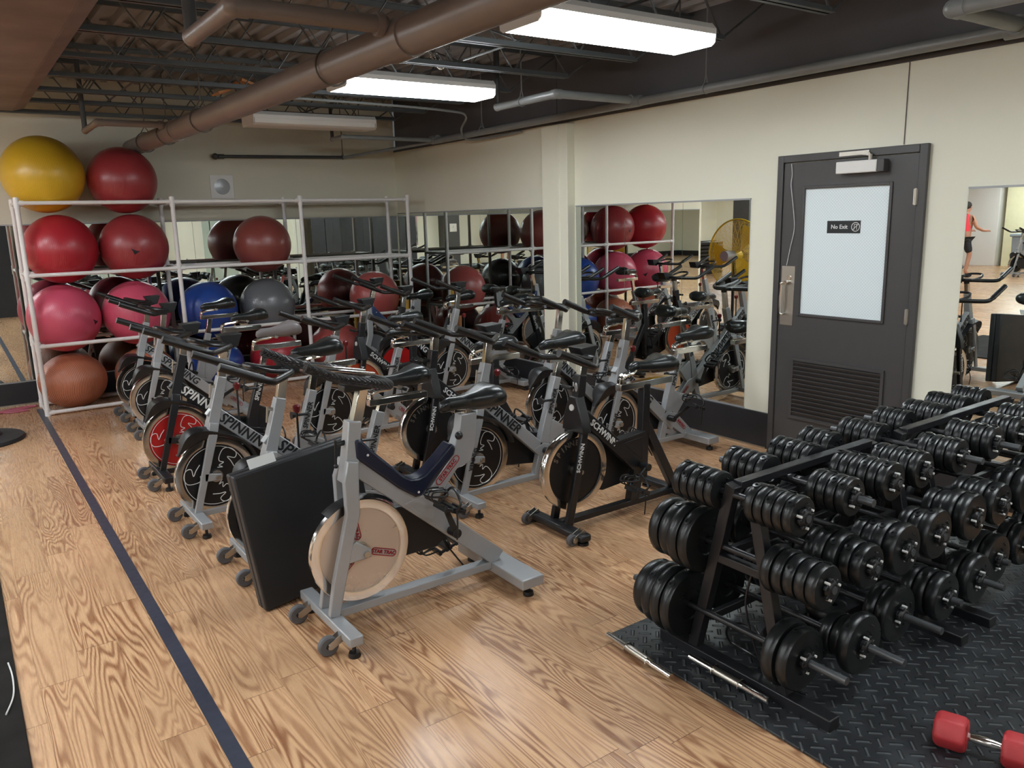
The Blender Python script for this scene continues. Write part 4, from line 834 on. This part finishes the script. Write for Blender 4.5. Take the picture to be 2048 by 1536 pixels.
# ================================================================= DUMBBELL RACKS
def plate_mesh(R, th, name='weight_plate'):
    m = MB(); m.lathe([(0.016, -th * 0.32), (R * 0.42, -th * 0.32), (R * 0.46, -th * 0.42), (R * 0.80, -th * 0.44), (R * 0.93, -th * 0.42), (R * 0.985, -th * 0.25), (R, 0), (R * 0.985, th * 0.25), (R * 0.93, th * 0.42), (R * 0.80, th * 0.44), (R * 0.46, th * 0.42), (R * 0.42, th * 0.32), (0.016, th * 0.32), (0.016, -th * 0.32)], (0, 0, 0), 'y', 30)
    return m
PL = {}
def plate(parent, y, R, th, a):
    k = (round(R, 3), round(th, 3))
    if k not in PL:
        m = plate_mesh(R, th); m.tube([(R * 0.66, -th * 0.445, R * 0.10), (R * 0.60, -th * 0.45, R * 0.28)], 0.004, 5)
        ring = [(R * 0.74 + 0.012 * math.cos(i * PI / 7), 0.012 * math.sin(i * PI / 7) * 0.9 - 0.0, R * 0.64) for i in range(14)]
        cap = MB().lathe([(0.006, 0), (0.013, 0.0), (0.014, 0.003), (0.006, 0.004)], (0, 0, R * 0.985), 'z', 14); m.add(cap.v, cap.f)
        o = m.build('weight_plate', 'plate', parent); PL[k] = o.data; o.location = (0, y, 0); o.rotation_euler = (0, a, 0); return o
    o = bpy.data.objects.new('weight_plate', PL[k]); COL.objects.link(o); o.parent = parent; o.location = (0, y, 0); o.rotation_euler = (0, a, 0); return o
NUT = []
def nut(parent, y, s):
    if not NUT:
        m = MB(); m.lathe([(0.015, 0), (0.032, 0), (0.032, 0.008), (0.022, 0.018), (0.015, 0.018), (0.015, 0)], (0, 0, 0), 'y', 20)
        for i in range(6):
            a = i * PI / 3; m.box((0.032 * math.cos(a), 0.007, 0.032 * math.sin(a)), (0.014, 0.014, 0.014), Matrix.Rotation(-a, 4, 'Y'))
        o = m.build('star_nut', 'black', parent, bevel=0.002); NUT.append(o)
        for a in (0.5, 2.6, 4.7): MB().tube([(0.036 * math.cos(a), -0.002, 0.036 * math.sin(a)), (0.036 * math.cos(a), 0.0165, 0.036 * math.sin(a))], 0.0045, 8).build('nut_stud', 'whiteink', o)
    else: o = copy_tree(NUT[0], parent) if s < 0 else NUT[0].copy(); o.parent = parent; (COL.objects.link(o) if s > 0 else None)
    o.location = (0, y, 0); o.rotation_euler = (0, rnd.random() * 2, 0) if s > 0 else (0, rnd.random() * 2, PI); return o
def dumbbell(x, z, lab, near, far, yend, yfar, bar):
    # near / far: plate radii counted from the outer end; yend / yfar: outer faces of the two plate stacks
    yc = -7.43; t = thing('dumbbell', lab, 'dumbbell', (x, yc, z), group='adjustable dumbbells on the two black racks')
    TH = lambda R: (0.0385 if z > 0.6 else 0.043) if R < 0.09 else (0.050 if R < 0.115 else 0.054)
    for lst, y, s in ((near, yend - yc, 1), (far, yfar - yc, -1)):
        c = y
        for R in lst: plate(t, c + s * TH(R) / 2, R, TH(R), rnd.uniform(-1, 1)); c += s * TH(R)
        nut(t, y - s * 0.001, -s)
    MB().tube([(0, yend - yc + 0.02, 0), (0, yfar - yc - 0.02, 0)], 0.0125, 14).build('dumbbell_bar', 'blackp', t)
    MB().tube([(0, yend - yc - 0.022 - bar, 0), (0, yend - yc + 0.019, 0)], 0.0138, 14).build('bar_end', 'blackbar', t); MB().tube([(0, yfar - yc - 0.019, 0), (0, yfar - yc + 0.03 + bar * 0.5, 0)], 0.0138, 14).build('bar_end', 'blackbar', t)
    return t
tier = ['top', 'middle', 'bottom']; TZ = [0.712, 0.498, 0.215]
place = ['leftmost', 'second from the left', 'third from the left', 'fourth from the left', 'fifth from the left', 'sixth from the left', 'seventh from the left', 'eighth from the left', 'ninth from the left']
def dumbrack(x0, x1, lab):
    t = thing('dumbbell_rack', lab, 'dumbbell rack', (x0, -7.43, 0)); L = x1 - x0
    for x in (0.0, L):
        MB().bb((x - 0.028, -0.40, 0.006), (x + 0.028, 0.37, 0.052)).build('rack_foot', 'blackp', t, bevel=0.004)
        MB().beams([(x, 0.205, 0.045), (x, 0.045, 0.745)], 0.04, 0.045, (1, 0, 0)).build('rack_upright', 'blackp', t, bevel=0.003)
        MB().beams([(x, -0.205, 0.045), (x, -0.045, 0.735)], 0.04, 0.045, (1, 0, 0)).build('rack_upright', 'blackp', t, bevel=0.003)
        MB().bb((x - 0.018, -0.12, 0.435), (x + 0.018, 0.115, 0.468)).build('rack_crossbar', 'blackp', t, bevel=0.003)
        for s in (-0.36, 0.33): MB().bb((x - 0.04, s - 0.03, 0), (x + 0.04, s + 0.03, 0.006)).build('rubber_pad', 'grip', t)
    for s in (0.045,): MB().bb((0.02, s - 0.02, 0.7265), (L - 0.02, s + 0.02, 0.756)).build('rack_rail', 'blackp', t, bevel=0.003)
    for z, a in ((0.697, 0.015), (0.484, 0.085), (0.200, 0.15)):
        for s in (-1, 1): MB().bb((0.02, s * a - 0.012, z - 0.03), (L - 0.02, s * a + 0.012, z)).build('rack_rail', 'blackp', t, bevel=0.002)
    return t
r1 = dumbrack(-2.53, -1.66, 'black steel dumbbell rack nearest the camera, on the rubber mat'); r2_ = dumbrack(-1.43, -0.42, 'black steel dumbbell rack further right, towards the wall')
s, m_, L_, X_ = 0.072, 0.081, 0.098, 0.112
TOP = [([s] * 5, [s] * 5, 0), ([s] * 4, [s] * 5, .05), ([.076] * 6, [s] * 5, 0), ([.074] * 5, [s] * 4, 0), ([s] * 4, [s] * 5, .06), ([.074] * 5, [s] * 4, .07), ([s] * 4, [s] * 5, 0), ([s] * 5, [s] * 5, 0), ([s] * 5, [s] * 4, 0)]
MID = [([.078, .078, .079, .082, .086], [.115, .115, .13, .13], 0), ([m_, m_, L_, L_, m_], [L_] * 4, 0), ([L_, L_, m_, m_], [L_] * 4, 0), ([L_, m_, m_], [L_] * 4, 0), ([L_, L_, m_, m_], [L_] * 4, 0), ([.09, .09, m_, m_], [L_] * 4, 0), ([L_, L_, m_], [L_] * 4, 0), ([m_] * 4, [L_] * 4, 0), ([m_] * 4, [m_] * 4, 0)]
BOT = [([X_, .12], [.118, .128, .136, .136], .13), ([X_, m_, m_], [X_] * 4, .12), ([X_, .105], [X_] * 4, .13), ([L_, L_, L_], [X_] * 4, .03), ([.105, .105], [X_] * 4, .07), ([X_, X_], [X_] * 3, .02), ([L_, L_], [X_] * 3, .03), ([L_] * 3, [X_] * 3, .03)]
XS = [[-2.538, -2.245, -1.988, -1.775, -1.498, -1.20, -0.96, -0.72, -0.49], [-2.53, -2.28, -2.055, -1.83, -1.555, -1.33, -1.08, -0.82, -0.57], [-2.545, -2.30, -2.0, -1.735, -1.48, -1.225, -0.97, -0.70]]
for ti, (defs, ye, yf) in enumerate(((TOP, -7.678, -7.15), (MID, -7.78, -7.065), (BOT, -7.745, -7.0))):
    for i, (nr, fr, ex) in enumerate(defs):
        if ti == 2 and i == 0: yf_, ye_ = -7.0, -7.72
        else: ye_, yf_ = ye - (0.04 if ti == 2 and i in (1, 3, 4) else 0), yf + rnd.uniform(-0.012, 0.012)
        dumbbell(XS[ti][i], TZ[ti], 'black dumbbell on the %s tier, %s%s' % (tier[ti], place[i], ', its bar sticking out' if ex > 0.045 else ''), nr, fr, ye_, yf_, ex)
# loose things around the racks
for i, (x, y, z, l) in enumerate(((-2.20, -7.42, 0.033, 'black weight plate lying flat on the mat under the near rack, leftmost'), (-1.93, -7.44, 0.033, 'black weight plate lying flat on the mat under the near rack, right of the first'), (-1.93, -7.43, 0.088, 'black weight plate lying on top of another plate under the near rack'), (-1.02, -7.43, 0.033, 'black weight plate lying flat under the far dumbbell rack'))):
    o = bpy.data.objects.new('weight_plate', PL[(0.112, 0.05)]); COL.objects.link(o); o.location = (x, y, z + 0.004); o.rotation_euler = (PI / 2, 0, 0.3 * i); tag(o, l, 'weight plate', 'loose weight plates under the racks')
def chromebar(p, q, lab):
    p = Vector(p); q = Vector(q); d = (q - p); t = thing('chrome_bar', lab, 'dumbbell bar', p)
    MB().tube([(0, 0, 0), d], 0.0125, 14).build('bar_shaft', 'chrome', t)
    MB().tube([d * 0.34, d * 0.66], 0.0155, 14).build('knurled_grip', 'brushed', t)
    for f in (0.33, 0.67): MB().tube([d * f, d * (f + 0.012)], 0.024, 16).build('bar_collar', 'chrome', t)
chromebar((-2.722, -6.93, 0.024), (-2.742, -7.30, 0.024), 'loose chrome dumbbell handle on the wood along the mat edge')
chromebar((-2.598, -7.26, 0.035), (-2.60, -7.62, 0.035), 'loose chrome dumbbell handle lying on the mat beside the rack foot')
tag(MB().tube(smooth_path([(-2.50, -7.46, 0.44), (-2.51, -7.44, 0.30), (-2.49, -7.47, 0.14), (-2.47, -7.50, 0.04), (-2.40, -7.42, 0.03), (-2.42, -7.30, 0.06), (-2.47, -7.34, 0.16), (-2.48, -7.46, 0.20), (-2.50, -7.56, 0.10), (-2.47, -7.60, 0.03), (-2.44, -7.66, 0.02)], 6), 0.0045, 6).build('cord', 'grip'), 'thin black cord looped through the end frame of the near dumbbell rack', 'cord')
def hexdumb(p, ang, lab):
    t = thing('hex_dumbbell', lab, 'dumbbell', p, ang)
    for s in (-1, 1):
        m = MB(); pr = []
        secs = [(0.045, 0.046), (0.055, 0.058), (0.13, 0.058), (0.142, 0.044)]; vs = []
        for xx, R in secs:
            for j in range(6): a = j * PI / 3; vs.append((s * xx, R * math.cos(a), R * math.sin(a)))
        fs = [tuple(range(6)), tuple(range(18, 24))]
        for i in range(3):
            for j in range(6): k = (j + 1) % 6; fs.append((i * 6 + j, i * 6 + k, i * 6 + 6 + k, i * 6 + 6 + j))
        m.add(vs, fs); m.build('dumbbell_head', 'hexred', t, bevel=0.008, smooth=50)
    MB().tube([(x, 0, 0) for x in (-0.05, -0.04, -0.02, 0, 0.02, 0.04, 0.05)], [0.012, 0.0125, 0.0155, 0.0165, 0.0155, 0.0125, 0.012], 16).build('dumbbell_handle', 'chrome', t)
    return t
hexdumb((-2.283, -8.185, 0.063), math.radians(-71), 'red hexagonal dumbbell with chrome handle on the rubber mat, bottom right corner')
# folded black gym mat leaning among the bikes
g = thing('folded_gym_mat', 'folded black gym mat leaning on edge between two spin bikes of the left row', 'mat', (-3.765, -5.805, 0.0), 0.07)
rm = Matrix.Rotation(math.radians(-6.5), 4, 'Y') @ Matrix.Rotation(math.radians(-4), 4, 'X')
for k, y in ((0, 0.0), (1, 0.051)):
    m = MB(); m.box((0.295, y, 0.322), (0.59, 0.048, 0.64)); MBv = [tuple(rm @ Vector(v)) for v in m.v]; m.v = MBv; m.build('mat_panel', 'gymmat', g, bevel=0.008)
tag(MB().box((-3.70, -5.748, 0.678), (0.12, 0.004, 0.045), Matrix.Rotation(math.radians(-8), 4, 'Y') @ Matrix.Rotation(math.radians(-20), 4, 'X')).build('paper_note', 'paper'), 'crumpled white paper slip resting on top of the folded gym mat', 'paper')
# rope and fan
tag(MB().tube(smooth_path([(-4.735, -5.62, 0.015), (-4.728, -5.75, 0.015), (-4.735, -5.90, 0.015), (-4.765, -6.02, 0.015)], 6), 0.003, 6).build('loose_cord', 'whiteink'), 'short white cord lying on the dark mat at the lower left edge', 'cord')
tag(MB().tube(smooth_path([(-5.1, -0.30, 0.010), (-4.60, -0.33, 0.010), (-4.35, -0.28, 0.010), (-4.24, -0.26, 0.010), (-4.175, -0.22, 0.010), (-4.26, -0.205, 0.012), (-4.42, -0.25, 0.012), (-4.50, -0.33, 0.012), (-4.40, -0.40, 0.012), (-4.28, -0.40, 0.012), (-4.27, -0.375, 0.012), (-4.42, -0.37, 0.022), (-4.7, -0.40, 0.012), (-5.1, -0.42, 0.010)], 6), 0.0075, 7).build('skipping_rope', 'rope'), 'pink rope lying on the floor against the back wall base', 'rope')
F = thing('pedestal_fan', 'big yellow pedestal fan on a round black base, left of the ball rack', 'fan', (-4.72, -1.42, 0))
MB().lathe([(0, 0.0), (0.36, 0.0), (0.365, 0.012), (0.35, 0.03), (0.20, 0.045), (0.19, 0.06), (0.05, 0.07), (0, 0.07)], (0, 0, 0), 'z', 48).build('fan_base', 'gymmat', F)
MB().tube([(0, 0, 0.06), (0, 0, 1.05)], 0.022, 14).build('fan_pole', 'black', F)
MB().tube([(0.03, 0, 1.07), (0.22, 0, 1.07)], 0.075, 22).build('fan_motor', 'silver', F)
bl = MB()
for k in range(3):
    a0 = k * 2 * PI / 3; vs = []
    for i in range(6):
        for j in range(7): r = 0.07 + 0.37 * i / 5; a = a0 + (j / 6 - 0.5) * 0.85; vs.append((-0.08 + (j / 6 - 0.5) * 0.09, r * math.cos(a), 1.07 + r * math.sin(a)))
    bl.add(vs, [(i * 7 + j, i * 7 + j + 1, (i + 1) * 7 + j + 1, (i + 1) * 7 + j) for i in range(5) for j in range(6)])
bl.tube([(-0.12, 0, 1.07), (0.03, 0, 1.07)], 0.07, 16); bl.build('fan_blades', 'fan', F)
cg = MB()
for q in range(1, 26):
    R = 0.07 + q * 0.0175; dx = 0.09 * (1 - (R / 0.52) ** 4)
    for sgn in (-1, 1): cg.tube([(sgn * dx - 0.06, R * math.cos(a * PI / 20), 1.07 + R * math.sin(a * PI / 20)) for a in range(40)], 0.0021, 4, closed=True)
for a in range(28):
    th = a * 2 * PI / 28
    for sgn in (-1, 1): cg.tube([(sgn * 0.09 * (1 - (R / 0.52) ** 4) - 0.06, R * math.cos(th), 1.07 + R * math.sin(th)) for R in (0.06, 0.2, 0.32, 0.42, 0.49, 0.515)], 0.002, 4)
cg.tube([(-0.06, 0.518 * math.cos(a * PI / 24), 1.07 + 0.518 * math.sin(a * PI / 24)) for a in range(48)], 0.012, 8, closed=True)
cg.build('fan_cage', 'fan', F)

# ================================================================= THE REST OF THE GYM, SEEN IN THE MIRRORS
tag(MB().bb((-5.5, -9.75, 0), (-3.42, -9.65, 2.15)).build('partition_panel', 'base', bevel=0.004), 'tall black panel behind the camera, dark patch at the left end of the back mirror', 'panel')
d = thing('door_2', 'black double door in the wall behind the camera, seen in the mirrors', 'door', (-4.75, YF + 0.02, 0)); d['kind'] = 'structure'
MB().bb((-0.66, 0, 0), (-0.01, 0.05, 2.1)).build('door_leaf', 'base', d); MB().bb((0.01, 0, 0), (0.66, 0.05, 2.1)).build('door_leaf', 'base', d)
k = MB(); k.bb((-0.72, 0, 0), (-0.66, 0.08, 2.16)); k.bb((0.66, 0, 0), (0.72, 0.08, 2.16)); k.bb((-0.72, 0, 2.1), (0.72, 0.08, 2.16)); k.build('door_frame', 'cream', d)
tag(MB().bb((-5.78, YF + 0.005, 1.22), (-5.62, YF + 0.02, 1.34)).build('wall_notice', 'redink'), 'small red notice beside the black double door', 'notice')
tag(MB().bb((-7.9, YF + 0.005, 0.9), (-6.3, YF + 0.03, 1.95)).build('wall_poster', 'poster'), 'large grey and pink poster right of the black double door in the mirror', 'poster')
for i, (x, l) in enumerate(((-0.9, 'pale green locker panel nearest the mirrored side wall'), (-1.75, 'pale green locker panel in the middle of the pair of panels'), (-2.6, 'pale green locker panel nearest the black double door'))):
    k = MB(); k.bb((x - 0.41, YF + 0.022, 0.0), (x + 0.41, YF + 0.35, 2.2)); k.bb((x - 0.41, YF + 0.351, 1.1), (x + 0.41, YF + 0.354, 1.106)); tag(k.build('locker_panel', 'panelg', bevel=0.004), l, 'locker')
struct(MB().bb((-9.2, YF + 0.001, 0), (-8.7, YF + 0.5, DZ)).build('trim_4', 'doorpaint'))
c = thing('wall_clock', 'square white-framed clock on the dark column at the far end of the gym', 'clock', (-8.95, YF + 0.50, 1.42)); MB().bb((-0.13, 0, -0.13), (0.13, 0.03, 0.13)).build('clock_case', 'white', c, bevel=0.004)
k = MB(); k.beam((0, 0.033, 0), (0, 0.033, 0.07), 0.008, 0.004); k.beam((0, 0.033, 0), (0.05, 0.033, 0.0), 0.008, 0.004); k.build('clock_hands', 'blackink', c)
struct(MB().bb((-12.6, 4.2, 0), (-12.1, 4.7, DZ)).build('trim_5', 'doorpaint'))
struct(MB().bb((-19.99, 0.2, 0), (-19.5, 1.35, DZ)).build('trim_6', 'yellowwall'))
for i, (x, wd, l) in enumerate(((-16.8, 2.0, 'window_1'), (-13.6, 1.6, 'window_2'), (-9.8, 2.4, 'window_3'))):
    w = thing(l, 'cream framed glass opening in the far back wall', 'window', (x, YB2 - 0.02, 1.35)); w['kind'] = 'structure'
    k = MB(); k.bb((-wd / 2 - .1, -0.05, -0.7), (-wd / 2, 0, 0.8)); k.bb((wd / 2, -0.05, -0.7), (wd / 2 + .1, 0, 0.8)); k.bb((-wd / 2 - .1, -0.05, 0.7), (wd / 2 + .1, 0, 0.8)); k.bb((-wd / 2 - .1, -0.05, -0.7), (wd / 2 + .1, 0, -0.6)); k.build('window_frame', 'cream', w)
    MB().bb((-wd / 2, -0.02, -0.6), (wd / 2, -0.01, 0.7)).build('window_glass', 'panelg', w)
bn = thing('storage_bin', 'grey-blue lidded bin far across the gym, seen in the mirror at the right edge', 'bin', (-18.9, 0.35, 0))
MB().prism([(-0.35, 0), (0.35, 0), (0.42, 0.85), (-0.42, 0.85)], -0.35, 0.35).build('bin_body', 'binb', bn, bevel=0.02); MB().bb((-0.46, -0.39, 0.85), (0.46, 0.39, 0.93)).build('bin_lid', 'binb', bn, bevel=0.02)
for k in range(9):
    tag(MB().bb((-13.3, 6.0, 0.10 * k), (-12.3, 6.45, 0.10 * k + 0.085)).build('aerobic_step', 'base', bevel=0.02), 'black aerobic step, %s of the far stack' % ['bottom', 'second', 'third', 'fourth', 'fifth', 'sixth', 'seventh', 'eighth', 'top'][k], 'step', 'aerobic steps in the far stack')
tag(MB().bb((-19.97, 1.5, 0.0), (-19.45, 2.9, 2.3)).build('white_cabinet', 'white', bevel=0.01), 'tall white cabinet behind the person in red, seen in the right mirror', 'cabinet')
def skin(verts, edges, radii, name, m, parent=None, sub=2, root=0):
    me = bpy.data.meshes.new(name); me.from_pydata(verts, edges, []); o = bpy.data.objects.new(name, me); COL.objects.link(o)
    o.modifiers.new('skin', 'SKIN'); sv = me.skin_vertices[0].data
    for i, r in enumerate(radii): sv[i].radius = r if isinstance(r, (tuple, list)) else (r, r); sv[i].use_root = (i == root)
    sb = o.modifiers.new('sub', 'SUBSURF'); sb.levels = sub; sb.render_levels = sub
    me.materials.append(M[m]); me.polygons.foreach_set('use_smooth', [True] * len(me.polygons))
    if parent: o.parent = parent
    for mm in o.modifiers:
        if mm.type == 'SKIN': mm.use_smooth_shade = True
    return o
def person(loc, rz, lab, shirt='shirt'):
    t = thing('person', lab, 'person', loc, rz)
    # local +x is forward
    V = [(0, 0, 0.95), (0.0, 0, 1.15), (0.03, 0, 1.38), (0.04, 0, 1.49), (0.06, 0, 1.56), (0.07, 0, 1.66), (0.06, 0, 1.73),
         (0, -0.10, 0.90), (0.05, -0.12, 0.50), (-0.02, -0.13, 0.10), (0.12, -0.14, 0.03),
         (0, 0.10, 0.90), (0.10, 0.13, 0.55), (0.0, 0.14, 0.14), (0.13, 0.15, 0.05),
         (0.03, -0.19, 1.42), (0.12, -0.25, 1.18), (0.34, -0.23, 1.10), (0.42, -0.22, 1.10),
         (0.03, 0.19, 1.42), (0.12, 0.25, 1.18), (0.34, 0.23, 1.10), (0.42, 0.22, 1.10)]
    E = [(0, 1), (1, 2), (2, 3), (3, 4), (4, 5), (5, 6), (0, 7), (7, 8), (8, 9), (9, 10), (0, 11), (11, 12), (12, 13), (13, 14), (2, 15), (15, 16), (16, 17), (17, 18), (2, 19), (19, 20), (20, 21), (21, 22)]
    Rr = [(0.13, 0.17), (0.115, 0.15), (0.11, 0.17), 0.055, 0.065, 0.085, 0.055, 0.09, 0.058, 0.04, 0.035, 0.09, 0.058, 0.04, 0.035, 0.055, 0.045, 0.032, 0.03, 0.055, 0.045, 0.032, 0.03]
    fg = len(V)
    for hb in (18, 22):
        bx_, by_, bz_ = V[hb]; sgn = -1 if hb == 18 else 1
        V += [(bx_ + 0.05, by_, bz_ - 0.005)]; E.append((hb, len(V) - 1)); Rr.append((0.022, 0.036)); pal = len(V) - 1
        for q in range(4):
            o = (q - 1.5) * 0.019; Lf = (0.05, 0.062, 0.058, 0.044)[q]; V += [(bx_ + 0.07 + Lf * 0.5, by_ + o, bz_ - 0.005), (bx_ + 0.075 + Lf, by_ + o, bz_ - 0.03)]; E += [(pal, len(V) - 2), (len(V) - 2, len(V) - 1)]; Rr += [0.0085, 0.008]
        V += [(bx_ + 0.05, by_ - sgn * 0.045, bz_ - 0.02)]; E.append((hb, len(V) - 1)); Rr.append(0.009)
    body = skin(V, E, Rr, 'body', 'person_skin', t)
    skin([(0, 0, 0.93), (0.0, 0, 1.15), (0.03, 0, 1.38), (0.035, 0, 1.46), (0.03, -0.15, 1.45), (0.03, 0.15, 1.45)], [(0, 1), (1, 2), (2, 3), (2, 4), (2, 5)], [(0.15, 0.19), (0.135, 0.17), (0.13, 0.19), (0.08, 0.10), 0.06, 0.06], 'tank_top', shirt, t)
    skin([(0, 0, 0.96), (0, -0.10, 0.86), (0.045, -0.12, 0.52), (0, 0.10, 0.86), (0.09, 0.13, 0.57)], [(0, 1), (1, 2), (0, 3), (3, 4)], [(0.14, 0.165), (0.10, 0.10), 0.085, (0.10, 0.10), 0.085], 'shorts', 'shorts', t)
    MB().sphere((0.045, 0, 1.69), 0.098, 20, 12, (1.0, 0.9, 1.0)).build('hair', 'hairk', t)
    f = MB(); f.sphere((0.155, -0.03, 1.665), 0.011, 8, 6); f.sphere((0.155, 0.03, 1.665), 0.011, 8, 6); f.build('eyes', 'whiteink', t)
    f = MB(); f.sphere((0.168, 0, 1.64), 0.016, 8, 6, (1, .7, 1.3)); f.sphere((0.07, -0.09, 1.655), 0.022, 8, 6, (.6, .4, 1)); f.sphere((0.07, 0.09, 1.655), 0.022, 8, 6, (.6, .4, 1)); f.build('nose_and_ears', 'person_skin', t)
    MB().sphere((0.155, 0, 1.605), 0.02, 10, 6, (.5, 1, .3)).build('mouth', 'redink', t)
    for s, x, z in ((-0.14, 0.05, 0.0), (0.15, 0.06, 0.0)):
        MB().sphere((x, s, 0.05), 0.05, 16, 8, (2.6, 0.95, 1.0)).build('shoe', 'shorts', t)
    return t
person((-15.3, 0.42, 0), math.radians(-160), 'person in a red tank top and black shorts, seen in the right mirror')
person((-10.6, -13.0, 0), math.radians(100), 'distant person in a pink top beside the dark column, seen in the mirrors', 'pinks')
sp = spinner('silver spin bike far across the gym beside the person in red', -16.0, -0.35, math.radians(200), bz=1.05)
sp['group'] = 'far exercise bikes'
